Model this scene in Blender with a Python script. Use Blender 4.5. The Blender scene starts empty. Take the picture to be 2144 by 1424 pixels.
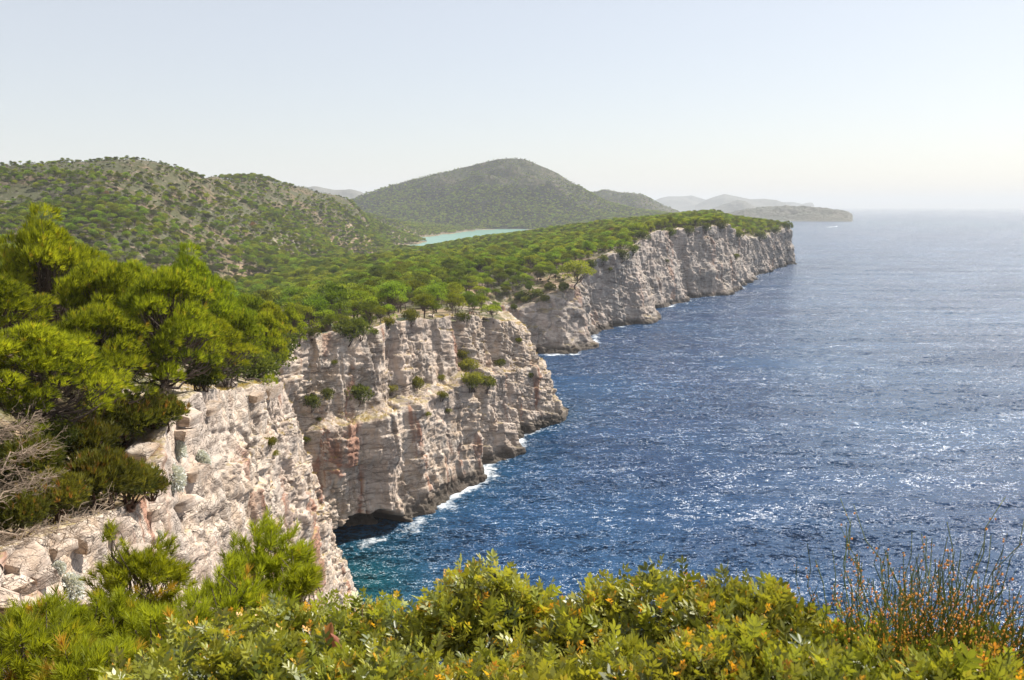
import bpy, math, random
import numpy as np
from mathutils import Vector, Matrix, Quaternion

# ------------------------------------------------------------------ camera, world, sun, exposure
scene = bpy.context.scene
COL = scene.collection
CAM_H, PITCH, FPX = 80.0, math.radians(9.35), 1700.0
SUN_AZ, SUN_EL = math.radians(51.0), math.radians(45.0)      # to the right of the view, high
cam = bpy.data.cameras.new('camera')
cam.sensor_width, cam.lens = 36.0, 36.0 * FPX / 2144.0
cam.clip_start, cam.clip_end = 0.05, 90000.0
cam.dof.use_dof = True
cam.dof.focus_distance, cam.dof.aperture_fstop = 90.0, 9.0
cam_ob = bpy.data.objects.new('camera', cam)
cam_ob.location = (0, 0, CAM_H)
cam_ob.rotation_euler = (math.pi / 2 - PITCH, 0, 0)
COL.objects.link(cam_ob)
scene.camera = cam_ob

world = bpy.data.worlds.new('World')
scene.world = world
world.use_nodes = True
wn = world.node_tree.nodes
wn.clear()
sky = wn.new('ShaderNodeTexSky')
sky.sky_type = 'NISHITA'
sky.sun_disc = False
sky.sun_elevation = SUN_EL
sky.sun_rotation = SUN_AZ
sky.altitude = 0.0
sky.air_density, sky.dust_density, sky.ozone_density = 1.0, 1.0, 0.6
bg = wn.new('ShaderNodeBackground')
bg.inputs['Strength'].default_value = 0.094
wo = wn.new('ShaderNodeOutputWorld')
veil = wn.new('ShaderNodeMix')            # an even summer haze over the whole sky
veil.data_type = 'RGBA'
veil.inputs[0].default_value = 0.62
veil.inputs[7].default_value = (4.85, 4.82, 4.92, 1)
world.node_tree.links.new(sky.outputs[0], veil.inputs[6])
world.node_tree.links.new(veil.outputs[2], bg.inputs['Color'])
world.node_tree.links.new(bg.outputs[0], wo.inputs['Surface'])

sun = bpy.data.lights.new('sun', 'SUN')
sun.energy, sun.angle, sun.color = 4.9, math.radians(0.53), (1.0, 0.955, 0.88)
sun_ob = bpy.data.objects.new('sun', sun)
SUN_DIR = Vector((math.sin(SUN_AZ) * math.cos(SUN_EL), math.cos(SUN_AZ) * math.cos(SUN_EL), math.sin(SUN_EL)))
sun_ob.rotation_euler = SUN_DIR.to_track_quat('Z', 'Y').to_euler()
sun_ob.location = SUN_DIR * 500
COL.objects.link(sun_ob)

vs = scene.view_settings
vs.view_transform, vs.look, vs.gamma, vs.use_curve_mapping = 'Standard', 'None', 1.0, False
vs.exposure = 0.78
cy = scene.cycles
cy.max_bounces, cy.diffuse_bounces, cy.glossy_bounces = 8, 3, 2
cy.transmission_bounces, cy.transparent_max_bounces, cy.volume_bounces = 4, 8, 0
cy.sample_clamp_direct, cy.sample_clamp_indirect = 12.0, 3.0
cy.use_denoising = True

rnd = random.Random(7)
RS = np.random.RandomState(11)

# ------------------------------------------------------------------ helpers
FWD = np.array([0, math.cos(PITCH), -math.sin(PITCH)])
UPV = np.array([0, math.sin(PITCH), math.cos(PITCH)])


def ray(px, py):
    return FWD + np.array([(px - 1072.0) / FPX, 0, 0]) + UPV * ((712.0 - py) / FPX)


def at_z(px, py, z=0.0):                 # where the line of sight meets the height z
    d = ray(px, py)
    t = (z - CAM_H) / d[2]
    return np.array([d[0] * t, d[1] * t, z])


def at_d(px, py, dist):                  # the point of that line of sight at a horizontal distance
    d = ray(px, py)
    t = dist / math.hypot(d[0], d[1])
    return np.array([d[0] * t, d[1] * t, CAM_H + d[2] * t])


def to_px(P):
    P = np.asarray(P, float)
    q = P - np.array([0, 0, CAM_H])
    dep = np.maximum(q @ FWD, 1e-3)
    return 1072 + FPX * q[..., 0] / dep, 712 - FPX * (q @ UPV) / dep, q @ FWD


def sstep(a, b, x):
    t = np.clip((x - a) / (b - a), 0, 1)
    return t * t * (3 - 2 * t)


def ihash(i, j, k, seed=0):
    n = (i.astype(np.int64) * 374761393 + j.astype(np.int64) * 668265263 + k.astype(np.int64) * 2147483647 + seed * 974634211) & 0xFFFFFFFF
    n = ((n ^ (n >> 13)) * 1274126177) & 0xFFFFFFFF
    n = ((n ^ (n >> 16)) * 2246822519) & 0xFFFFFFFF
    n = n ^ (n >> 15)
    return (n & 0xFFFFFF) / float(0xFFFFFF)


def vnoise(x, y, z, seed=0):
    x, y, z = np.broadcast_arrays(np.asarray(x, float), np.asarray(y, float), np.asarray(z, float))
    xi, yi, zi = np.floor(x).astype(np.int64), np.floor(y).astype(np.int64), np.floor(z).astype(np.int64)
    fx, fy, fz = x - xi, y - yi, z - zi
    fx, fy, fz = fx * fx * (3 - 2 * fx), fy * fy * (3 - 2 * fy), fz * fz * (3 - 2 * fz)
    r = 0
    for a in (0, 1):
        for b in (0, 1):
            for c in (0, 1):
                w = (fx if a else 1 - fx) * (fy if b else 1 - fy) * (fz if c else 1 - fz)
                r = r + w * ihash(xi + a, yi + b, zi + c, seed)
    return r * 2 - 1


def fbm(x, y, z, octv=4, seed=0, gain=0.5):
    r, a, t = 0, 1.0, 0
    for o in range(octv):
        r = r + a * vnoise(np.asarray(x) * 2 ** o, np.asarray(y) * 2 ** o, np.asarray(z) * 2 ** o, seed + o)
        t += a
        a *= gain
    return r / t


def mesh_np(name, V, F, mats=(), smooth=False, midx=None):
    """F: (n,3) or (n,4) int array, or a list of such arrays."""
    V = np.asarray(V, np.float32)
    Fs = F if isinstance(F, list) else [F]
    Fs = [np.asarray(f, np.int32) for f in Fs if len(f)]
    me = bpy.data.meshes.new(name)
    nl = sum(f.size for f in Fs)
    nf = sum(len(f) for f in Fs)
    me.vertices.add(len(V))
    me.vertices.foreach_set('co', V.ravel())
    me.loops.add(nl)
    me.loops.foreach_set('vertex_index', np.concatenate([f.ravel() for f in Fs]))
    me.polygons.add(nf)
    tot = np.concatenate([np.full(len(f), f.shape[1], np.int32) for f in Fs])
    st = np.concatenate([[0], np.cumsum(tot)[:-1]]).astype(np.int32)
    me.polygons.foreach_set('loop_start', st)
    if midx is not None:
        me.polygons.foreach_set('material_index', np.asarray(midx, np.int32))
    if smooth:
        me.polygons.foreach_set('use_smooth', np.ones(nf, bool))
    for m in mats:
        me.materials.append(m)
    me.update(calc_edges=True)
    return me


def vattr(me, name, data):
    a = me.attributes.new(name, 'FLOAT', 'POINT')
    a.data.foreach_set('value', np.asarray(data, np.float32).ravel())


def obj(name, me, parent=None, **props):
    o = bpy.data.objects.new(name, me)
    COL.objects.link(o)
    if parent is not None:
        o.parent = parent
    for k, v in props.items():
        o[k] = v
    return o


def thing(name, label, cat, loc=(0, 0, 0), rotz=0.0, scale=1.0, group=None):
    o = bpy.data.objects.new(name, None)
    o.empty_display_size = 0.2
    COL.objects.link(o)
    o.location = [float(c) for c in loc]
    o.rotation_euler = (0, 0, rotz)
    o.scale = (scale,) * 3 if not hasattr(scale, '__len__') else scale
    o['label'], o['category'] = label, cat
    if group:
        o['group'] = group
    return o


def tag(o, label, cat, group=None, kind=None):
    o['label'], o['category'] = label, cat
    if group:
        o['group'] = group
    if kind:
        o['kind'] = kind
    return o


def grid_faces(nu, nv, keep=None):
    i = np.arange(nu - 1)[:, None] * nv + np.arange(nv - 1)[None, :]
    f = np.stack([i, i + nv, i + nv + 1, i + 1], -1).reshape(-1, 4)
    return f if keep is None else f[keep.ravel()]


def compact(V, F, *attrs):
    u, inv = np.unique(F, return_inverse=True)
    return (V[u], inv.reshape(F.shape)) + tuple(a[u] for a in attrs)


# ------------------------------------------------------------------ node helpers
def new_mat(name):
    m = bpy.data.materials.new(name)
    m.use_nodes = True
    nt = m.node_tree
    nt.nodes.clear()
    out = nt.nodes.new('ShaderNodeOutputMaterial')
    return m, nt, out


class NT:
    def __init__(s, nt):
        s.nt = nt

    def n(s, t, ins=None, **kw):
        nd = s.nt.nodes.new('ShaderNode' + t)
        for k, v in kw.items():
            setattr(nd, k, v)
        for k, v in (ins or {}).items():
            s.set(nd.inputs[k], v)
        return nd

    def set(s, sock, v):
        if isinstance(v, bpy.types.NodeSocket):
            s.nt.links.new(v, sock)
        else:
            if sock.type == 'RGBA' and len(v) == 3:
                v = (*v, 1)
            sock.default_value = v

    def noise(s, vec, scale, detail=4.0, rough=0.55, lac=2.0, dist=0.0):
        nd = s.n('TexNoise', {'Scale': scale, 'Detail': detail, 'Roughness': rough, 'Lacunarity': lac, 'Distortion': dist})
        if vec is not None:
            s.set(nd.inputs['Vector'], vec)
        return nd.outputs['Fac']

    def ramp(s, fac, stops, interp='LINEAR'):
        nd = s.n('ValToRGB')
        cr = nd.color_ramp
        cr.interpolation = interp
        while len(cr.elements) < len(stops):
            cr.elements.new(0.5)
        for e, (p, c) in zip(cr.elements, stops):
            e.position = p
            e.color = (*c, 1) if hasattr(c, '__len__') else (c, c, c, 1)
        s.set(nd.inputs['Fac'], fac)
        return nd.outputs['Color']

    def mix(s, fac, a, b, mode='MIX'):
        nd = s.n('Mix', data_type='RGBA', blend_type=mode)
        s.set(nd.inputs[0], fac)
        s.set(nd.inputs[6], a)
        s.set(nd.inputs[7], b)
        return nd.outputs[2]

    def math(s, op, a, b=0.0, c=0.0, clamp=False):
        nd = s.n('Math', operation=op, use_clamp=clamp)
        s.set(nd.inputs[0], a)
        s.set(nd.inputs[1], b)
        s.set(nd.inputs[2], c)
        return nd.outputs[0]

    def range(s, v, a, b, c=0.0, d=1.0):
        nd = s.n('MapRange', {'Value': v, 'From Min': a, 'From Max': b, 'To Min': c, 'To Max': d})
        nd.interpolation_type = 'SMOOTHSTEP'
        return nd.outputs['Result']

    def mapping(s, vec, rot=(0, 0, 0), scale=(1, 1, 1)):
        nd = s.n('Mapping', {'Rotation': rot, 'Scale': scale})
        s.set(nd.inputs['Vector'], vec)
        return nd.outputs['Vector']


def principled(name, color, rough=0.7, spec=0.3):
    m, nt, out = new_mat(name)
    N = NT(nt)
    g = N.n('NewGeometry')
    v = N.noise(g.outputs['Position'], 3.0, 4)
    c = N.mix(N.range(v, 0.3, 0.7, 0, 1), tuple(x * 0.8 for x in color), tuple(min(1, x * 1.15) for x in color))
    b = N.n('BsdfPrincipled', {'Base Color': c, 'Roughness': rough, 'Specular IOR Level': spec})
    nt.links.new(b.outputs[0], out.inputs['Surface'])
    return m


# ------------------------------------------------------------------ materials of the setting
def mat_rock(name, warm, scale=1.0, bump=1.0, grass=True):
    with_grass = grass
    m, nt, out = new_mat(name)
    N = NT(nt)
    g = N.n('NewGeometry')
    P = g.outputs['Position']
    sep = N.n('SeparateXYZ', {0: P})
    nz = N.n('SeparateXYZ', {0: g.outputs['Normal']}).outputs['Z']
    stain_v = N.mapping(P, scale=(1, 1, 0.22))
    layer_v = N.mapping(P, rot=(0.16, 0.05, 0), scale=(0.12, 0.12, 1.0))
    big = N.noise(P, 0.05 * scale, 5, 0.6)
    med = N.noise(P, 0.45 * scale, 6, 0.65)
    fine = N.noise(P, 3.2 * scale, 6, 0.7)
    grey = N.noise(stain_v, 0.28 * scale, 5, 0.65)
    layer = N.noise(layer_v, 1.5 * scale, 6, 0.75)
    red = N.noise(stain_v, 0.16 * scale, 4, 0.6, dist=0.6)
    pale = (0.63, 0.53, 0.435) if warm > 0.5 else (0.52, 0.455, 0.395)
    tan_ = (0.50, 0.375, 0.27) if warm > 0.5 else (0.36, 0.30, 0.26)
    c = N.mix(N.range(med, 0.36, 0.62), tan_, pale)
    c = N.mix(N.range(big, 0.4, 0.62, 0, 0.5), c, (0.50, 0.40, 0.335))
    c = N.mix(N.range(grey, 0.47, 0.60, 0, 0.72 if warm < 0.5 else 0.42), c, (0.345, 0.31, 0.28))
    c = N.mix(N.range(red, 0.565, 0.66, 0, 0.12 if not with_grass else (0.85 if warm > 0.5 else 0.5)), c, (0.34, 0.165, 0.105))
    c = N.mix(N.range(layer, 0.36, 0.50, 0.75, 0.0), c, (0.17, 0.13, 0.105))       # thin dark bedding lines
    c = N.mix(N.range(fine, 0.60, 0.74, 0, 0.6), c, (0.16, 0.145, 0.13))           # lichen specks
    c = N.mix(N.range(fine, 0.22, 0.40, 0.5, 0), c, (0.66, 0.60, 0.54))
    wv = N.n('TexNoise', {'Scale': 0.9 * scale, 'Detail': 4.0})
    N.set(wv.inputs['Vector'], P)
    wp = N.n('VectorMath', {0: N.n('VectorMath', {0: wv.outputs['Color'], 'Scale': 1.1 / scale}, operation='SCALE').outputs[0], 1: N.mapping(P, rot=(0.10, 0.06, 0.4), scale=(0.8, 0.8, 1.7))}, operation='ADD').outputs[0]
    vor = N.n('TexVoronoi', {'Scale': 0.75 * scale}, feature='DISTANCE_TO_EDGE')
    N.set(vor.inputs['Vector'], wp)
    vor2 = N.n('TexVoronoi', {'Scale': 2.1 * scale}, feature='DISTANCE_TO_EDGE')
    N.set(vor2.inputs['Vector'], wp)
    brk = N.range(N.noise(P, 0.22 * scale, 4, 0.6), 0.42, 0.58)
    ck = N.math('MULTIPLY', N.range(vor.outputs['Distance'], 0.0, 0.045, 1, 0), N.math('ADD', N.math('MULTIPLY', brk, 0.7), 0.3))
    ck = N.math('MAXIMUM', ck, N.math('MULTIPLY', N.range(vor2.outputs['Distance'], 0.0, 0.06, 0.7, 0), brk))
    c = N.mix(N.math('MULTIPLY', ck, 0.6), c, (0.12, 0.095, 0.075))             # dark lines along the joints
    grass = N.math('MULTIPLY', N.range(nz, 0.62, 0.9), N.range(N.noise(P, 0.35 * scale, 4, 0.7), 0.42, 0.58))
    c = N.mix(N.math('MULTIPLY', grass, 0.75 if with_grass else 0.0), c, N.mix(fine, (0.34, 0.24, 0.10), (0.24, 0.22, 0.08)))
    wet = N.math('ADD', sep.outputs['Z'], N.math('MULTIPLY', N.math('SUBTRACT', big, 0.5), 5.0))
    c = N.mix(N.range(wet, 1.6, 6.0, 0.93, 0), c, (0.075, 0.062, 0.05))            # wet, algae covered foot
    h = N.math('ADD', N.math('MULTIPLY', layer, 0.5 / scale), N.math('MULTIPLY', fine, 0.16 / scale))
    h = N.math('ADD', h, N.math('MULTIPLY', med, 0.6 / scale))
    h = N.math('SUBTRACT', h, N.math('MULTIPLY', ck, 0.35 / scale))
    bmp = N.n('Bump', {'Strength': 0.8 * bump, 'Distance': 0.55, 'Height': h})
    b = N.n('BsdfPrincipled', {'Base Color': c, 'Roughness': 0.9, 'Specular IOR Level': 0.15, 'Normal': bmp.outputs[0]})
    nt.links.new(b.outputs[0], out.inputs['Surface'])
    return m


def mat_ground(name, soil=(0.33, 0.235, 0.155), rock=(0.42, 0.385, 0.35), green=(0.085, 0.09, 0.035), g0=0.44, sc=1.0):
    m, nt, out = new_mat(name)
    N = NT(nt)
    P = N.n('NewGeometry').outputs['Position']
    a = N.noise(P, 0.02 * sc, 5, 0.65)
    b_ = N.noise(P, 0.13 * sc, 6, 0.7)
    f = N.noise(P, 0.9 * sc, 5, 0.7)
    c = N.mix(N.range(b_, 0.4, 0.6), soil, (soil[0] * 0.75, soil[1] * 0.78, soil[2] * 0.7))
    c = N.mix(N.range(N.math('ADD', N.math('MULTIPLY', a, 0.5), N.math('MULTIPLY', f, 0.5)), 0.49, 0.57, 0, 0.9), c, rock)
    c = N.mix(N.range(N.math('ADD', N.math('MULTIPLY', a, 0.4), N.math('MULTIPLY', b_, 0.6)), g0, g0 + 0.1, 0, 0.85), c, green)
    bmp = N.n('Bump', {'Strength': 0.7, 'Distance': 1.0, 'Height': f})
    b = N.n('BsdfPrincipled', {'Base Color': c, 'Roughness': 0.95, 'Specular IOR Level': 0.1, 'Normal': bmp.outputs[0]})
    nt.links.new(b.outputs[0], out.inputs['Surface'])
    return m


SLOPES = (0.8, 3.2, 4.9, 4.4)


def mat_sea():
    m, nt, out = new_mat('sea_water')
    N = NT(nt)
    P = N.n('NewGeometry').outputs['Position']
    foam_a = N.n('Attribute', attribute_name='foam').outputs['Fac']
    shal = N.n('Attribute', attribute_name='shallow').outputs['Fac']
    rot = (0, 0, math.radians(-24))
    def slope(sc, stretch, k, dist=0.3, det=3):
        nd = N.n('TexNoise', {'Scale': sc, 'Detail': det, 'Roughness': 0.6, 'Distortion': dist})
        N.set(nd.inputs['Vector'], N.mapping(P, rot=rot, scale=(stretch, 1, 1)))
        v = N.n('VectorMath', {0: nd.outputs['Color'], 1: (0.5, 0.5, 0.5)}, operation='SUBTRACT')
        return N.n('VectorMath', {0: v.outputs[0], 1: (k, k, 0)}, operation='MULTIPLY').outputs[0]
    n1 = N.n('VectorMath', {0: slope(0.05, 0.4, SLOPES[0]), 1: slope(0.27, 0.5, SLOPES[1])}, operation='ADD').outputs[0]
    n2 = N.n('VectorMath', {0: slope(1.05, 0.6, SLOPES[2]), 1: slope(3.3, 0.7, SLOPES[3])}, operation='ADD').outputs[0]
    n3 = N.n('VectorMath', {0: n1, 1: n2}, operation='ADD').outputs[0]
    lane = N.noise(N.mapping(P, rot=rot, scale=(0.16, 1, 1)), 0.045, 5, 0.6, dist=0.6)       # wind lanes and gust patches
    gust = N.noise(P, 0.006, 4, 0.6)
    k_ = N.math('ADD', N.range(lane, 0.36, 0.64, 0.45, 1.25), N.range(gust, 0.35, 0.65, -0.10, 0.20))
    n3 = N.n('VectorMath', {0: n3, 'Scale': k_}, operation='SCALE').outputs[0]
    n4 = N.n('VectorMath', {0: n3, 1: (0, 0, 1)}, operation='ADD').outputs[0]
    nrm_ = N.n('VectorMath', {0: n4}, operation='NORMALIZE').outputs[0]
    wind = N.noise(P, 0.008, 4, 0.6)
    deep = N.mix(N.range(wind, 0.35, 0.65), (0.005, 0.038, 0.110), (0.011, 0.058, 0.142))
    c = N.mix(shal, deep, (0.006, 0.060, 0.078))
    fn = N.noise(P, 0.55, 6, 0.72, dist=0.8)
    fb = N.noise(P, 0.09, 3, 0.6)
    fm = N.math('ADD', foam_a, N.math('MULTIPLY', N.math('SUBTRACT', fn, 0.5), 1.1))
    fm = N.math('ADD', fm, N.math('MULTIPLY', N.math('SUBTRACT', fb, 0.5), 1.6))
    foam = N.math('MULTIPLY', N.range(fm, 0.60, 1.0, 0, 0.75), N.math('GREATER_THAN', foam_a, 0.02))
    wc = N.noise(N.mapping(P, rot=rot, scale=(0.45, 1, 1)), 0.075, 5, 0.62, dist=0.5)       # scattered whitecaps
    foam = N.math('MAXIMUM', foam, N.math('MULTIPLY', N.range(wc, 0.70, 0.75), 0.5))
    b = N.n('BsdfPrincipled', {'Base Color': c, 'Roughness': 0.20, 'IOR': 1.333, 'Normal': nrm_})
    d = N.n('BsdfDiffuse', {'Color': (0.78, 0.82, 0.84, 1)})
    mx = N.n('MixShader', {0: foam, 1: b.outputs[0], 2: d.outputs[0]})
    nt.links.new(mx.outputs[0], out.inputs['Surface'])
    return m


M_ROCK_CLOSE = mat_rock('limestone_close', 1.0, 2.0)
M_ROCK_NEAR = mat_rock('limestone_warm', 1.0, 1.15)
M_ROCK_MID = mat_rock('limestone_pink', 1.0, 0.75)
M_ROCK_FAR = mat_rock('limestone_grey', 0.0, 0.5)
M_GROUND = mat_ground('scrub_ground')
M_HILL = mat_ground('stony_hill', soil=(0.18, 0.13, 0.085), rock=(0.27, 0.245, 0.215), green=(0.055, 0.062, 0.024), g0=0.415)
M_HILL2 = mat_ground('wooded_hill', soil=(0.13, 0.105, 0.07), rock=(0.19, 0.175, 0.15), green=(0.045, 0.052, 0.024), g0=0.41, sc=0.5)
M_ISLE = mat_ground('dry_island', soil=(0.15, 0.135, 0.11), rock=(0.19, 0.18, 0.165), green=(0.06, 0.065, 0.04), g0=0.46, sc=0.4)
M_STONE = mat_rock('block_limestone', 1.0, 2.2, grass=False)
M_SEA = mat_sea()

# ------------------------------------------------------------------ the coast: waterline and cliff edge, station by station
W = lambda px, py: at_z(px, py, 0.0)
T = at_d
A = lambda *v: np.array(v, float)
pol = lambda az, d, z=0.0: A(d * math.sin(math.radians(az)), d * math.cos(math.radians(az)), z)
# (base, top, ledge weight, overhang)
ST = [
    (A(95, -140, 0), A(80, -150, 80), 0), (A(70, -70, 0), A(50, -75, 79), 0), (A(48, -20, 0), A(25, -18, 78), 0),
    (A(42, 8, 0), A(7.5, 1, 77.2), 0), (A(36, 30, 0), A(3.6, 6.5, 74.9), 0), (A(28, 50, 0), A(-3, 10, 73.3), 0),
    (A(20, 66, 0), A(-9, 14.5, 71), 0), (A(13, 78, 0), A(-13.5, 19, 69), 0),
    (A(8, 88, 0), T(0, 1165, 28), 0), (A(2, 98, 0), T(150, 1108, 34), 0), (A(-4, 106, 0), T(300, 1052, 40), 0),
    (A(-8, 112, 0), T(345, 960, 45), 0), (A(-11, 117, 0), T(352, 868, 48), 0), (A(-15, 124, 0), T(400, 842, 56), 0),
    (A(-19, 131, 0), T(480, 815, 70), 0), (A(-24, 139, 0), T(545, 810, 84), 0), (A(-29, 147, 0), T(590, 812, 99), 0),
    (W(688, 1248), T(598, 800, 108), 0), (A(-46, 163, 0), A(-45, 128, 55), 0), (A(-54, 171, 0), A(-52, 150, 52.5), 0.4),
    (A(-50, 179, 0), T(572, 716, 180), 0.8),
    (W(700, 1158), T(640, 712, 190), 1), (W(770, 1132), T(720, 700, 197), 1), (W(850, 1115), T(800, 684, 206), 1),
    (W(940, 1045), T(868, 668, 222), 1), (W(1012, 1000), T(948, 664, 240), 1), (W(1016, 973), T(960, 664, 252), 1),
    (W(1078, 946), T(1010, 664, 265), 1), (W(1082, 912), T(1050, 668, 278), 0.9), (W(1168, 878), T(1086, 680, 292), 0.5),
    (W(1172, 864), T(1092, 676, 305), 0.2), (A(8, 345, 0), A(-6, 335, 38), 0), (A(-8, 385, 0), A(-24, 380, 36), 0),
    (A(-6, 420, 0), A(-18, 425, 34), 0),
    (W(1100, 742), T(1062, 645, 452), 0), (W(1150, 743), T(1120, 632, 455), 0), (W(1200, 742), T(1165, 615, 462), 0),
    (W(1243, 722), T(1215, 590, 478), 0), (W(1246, 690), T(1222, 560, 520), 0), (W(1300, 683), T(1285, 530, 545), 0),
    (W(1350, 676), T(1325, 522, 570), 0), (W(1367, 660), T(1338, 518, 600), 0), (W(1358, 646), T(1345, 500, 640), 0),
    (W(1400, 642), T(1365, 490, 665), 0), (W(1440, 630), T(1400, 484, 700), 0), (W(1443, 624), T(1425, 480, 728), 0),
    (W(1500, 620), T(1480, 474, 765), 0), (W(1553, 606), T(1530, 468, 805), 0), (W(1556, 590), T(1545, 492, 880), 0),
    (W(1600, 571), T(1580, 497, 985), 0), (W(1640, 556), T(1625, 486, 1090), 0), (W(1665, 548), T(1655, 474, 1190), 0),
    (pol(18.9, 1275), pol(18.3, 1270, 49), 0), (pol(16.5, 1420), pol(15.8, 1400, 45), 0), (pol(13, 1640), pol(12.5, 1600, 35), 0),
    (pol(7, 1950), pol(6.5, 1900, 15), 0),
]
ST_B = np.array([s[0] for s in ST])
ST_T = np.array([s[1] for s in ST])
for i_ in range(8, 17):
    k_ = 0.42 if i_ < 14 else 0.42 + 0.19 * (i_ - 13)
    ST_B[i_, :2] = ST_T[i_, :2] + k_ * (ST_B[i_, :2] - ST_T[i_, :2])
ST_L = np.array([float(s[2]) for s in ST])
seg_len = np.linalg.norm(np.diff(0.5 * (ST_B + ST_T)[:, :2], axis=0), axis=1)
ST_S = np.concatenate([[0], np.cumsum(seg_len)])


def coast(s):
    """waterline, edge and ledge weight at arc length s, softened a little round the stations"""
    B = L = Tt = 0
    wts = [(-1.2, 0.25), (0, 0.5), (1.2, 0.25)]
    for o, w in wts:
        q = np.clip(s + o, 0, ST_S[-1])
        B = B + w * np.stack([np.interp(q, ST_S, ST_B[:, k]) for k in range(3)], -1)
        Tt = Tt + w * np.stack([np.interp(q, ST_S, ST_T[:, k]) for k in range(3)], -1)
        L = L + w * np.interp(q, ST_S, ST_L)
    return B, Tt, L


# ------------------------------------------------------------------ height of the land
CTRL = [ST_T[i] for i in range(len(ST)) if i > 1]
CTRL += [A(0, 0, 78.35), A(-6, 0, 78.3), A(4, 0, 78.0), A(0, 3, 77.6), A(-2, 6.5, 75.4), A(-5, 6, 75.2), A(2.0, 4.6, 76.2), A(-5, 10, 73.3),
         A(-10, 5, 75.5), A(-12, 12, 72.5), A(0, -20, 79), A(-30, -20, 79), A(10, -15, 78.5), A(-40, 20, 76), A(-60, 40, 77)]
CTRL += [T(0, 930, 38), T(120, 960, 40), T(240, 955, 43.5), T(330, 930, 48), T(40, 790, 50) - A(0, 0, 1), T(310, 845, 52), T(200, 800, 58),
         A(-45, 62, 70), A(-62, 78, 69), A(-40, 80, 66), A(-52, 110, 58), A(-75, 130, 54), A(-110, 120, 60), A(-70, 170, 49), A(-95, 200, 45)]
for px, D, z in [(600, 260, 42), (600, 350, 37), (800, 260, 46), (800, 330, 41.5), (800, 500, 36), (800, 800, 27), (700, 420, 35), (900, 420, 38), (950, 300, 42),
                 (1000, 400, 36), (1000, 700, 33), (1000, 1000, 31), (1060, 480, 35), (1100, 600, 37), (1100, 1000, 39), (1200, 600, 42), (1200, 900, 44), (1200, 1200, 45),
                 (1300, 700, 52), (1300, 900, 52), (1300, 1150, 55), (1400, 900, 58), (1400, 1200, 60), (1530, 1000, 57), (1530, 1180, 60), (1500, 1420, 66),
                 (1600, 1180, 55), (900, 1150, 20), (1000, 1300, 20), (1100, 1350, 25), (1250, 1450, 22), (1400, 1600, 15),
                 (450, 700, 21), (520, 640, 20), (420, 560, 21), (600, 760, 22), (700, 1000, 16), (738, 1190, 2), (450, 400, 30), (300, 420, 36), (100, 380, 46), (480, 260, 42), (200, 260, 50)]:
    d = ray(px, 432)
    k = D / math.hypot(d[0], d[1])
    CTRL.append(A(d[0] * k, d[1] * k, z))
HILL_TREE = 7.0
for px, py, D in [(-150, 350, 850), (0, 345, 850), (100, 338, 850), (200, 335, 880), (285, 331, 900), (340, 338, 930), (410, 358, 1000), (450, 357, 1180), (500, 362, 1300), (600, 385, 1400),
                  (680, 405, 1500), (740, 420, 1600), (285, 400, 770), (285, 460, 650), (150, 420, 730), (0, 420, 740), (0, 480, 600), (150, 490, 600), (400, 430, 860),
                  (400, 500, 740), (560, 450, 1050), (500, 400, 1150), (520, 510, 850), (650, 470, 1200), (690, 500, 1250), (760, 470, 1500), (800, 500, 1600), (600, 520, 950)]:
    p = T(px, py, D)
    p[2] -= HILL_TREE
    CTRL.append(p)
for px, py, D in [(800, 472, 1900), (770, 455, 1900), (840, 486, 2150), (850, 470, 2550), (900, 474, 2700), (790, 455, 2300),
                   (-150, 385, 1080), (0, 378, 1080), (100, 372, 1080), (200, 368, 1080), (285, 365, 1100), (340, 372, 1120), (410, 385, 1200), (460, 392, 1400), (520, 395, 1500), (600, 412, 1620), (680, 430, 1750), (740, 440, 1850),
                   (-150, 420, 1400), (100, 410, 1400), (300, 410, 1400), (500, 420, 1800), (640, 440, 2100), (550, 374, 1350), (650, 398, 1460)]:
    CTRL.append(T(px, py, D))
for az, D, z in [(-45, 1300, 70), (-40, 2200, 20), (-20, 2300, 25), (-60, 300, 70), (-60, 900, 110), (-100, 200, 76), (-100, 900, 90),
                 (-7.5, 1700, 1.5), (-6.6, 2000, 2), (-5.0, 2350, 2), (-3, 2800, 2), (1, 2950, 2), (-6.5, 1660, -2.5), (-5.3, 1850, -4), (-3, 2200, -6), (0, 2600, -5), (2, 2500, -5),
                 (-2, 1700, -5), (3, 2000, -4), (-4.8, 1500, -3), (-1, 1500, -2), (5, 2600, 6), (10, 1900, 8), (-10.5, 1240, -1.5), (-9, 1290, 9)]:
    CTRL.append(pol(az, D, z))
CTRL = np.array(CTRL)


def uv_of(x, y):
    r = np.hypot(x, y + 12.0) + 4.0
    return np.stack([np.arctan2(x, y + 12.0) * 3.2, np.log(r) * 1.9], -1)


def tps_fit(C, lam=2e-4):
    U = uv_of(C[:, 0], C[:, 1])
    d2 = ((U[:, None] - U[None]) ** 2).sum(-1)
    K = d2 * np.log(d2 + 1e-12) * 0.5
    n = len(C)
    Pm = np.concatenate([np.ones((n, 1)), U], 1)
    Mx = np.zeros((n + 3, n + 3))
    Mx[:n, :n] = K + lam * np.eye(n)
    Mx[:n, n:] = Pm
    Mx[n:, :n] = Pm.T
    w = np.linalg.solve(Mx, np.concatenate([C[:, 2], np.zeros(3)]))
    return U, w


TU, TW = tps_fit(CTRL)


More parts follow.
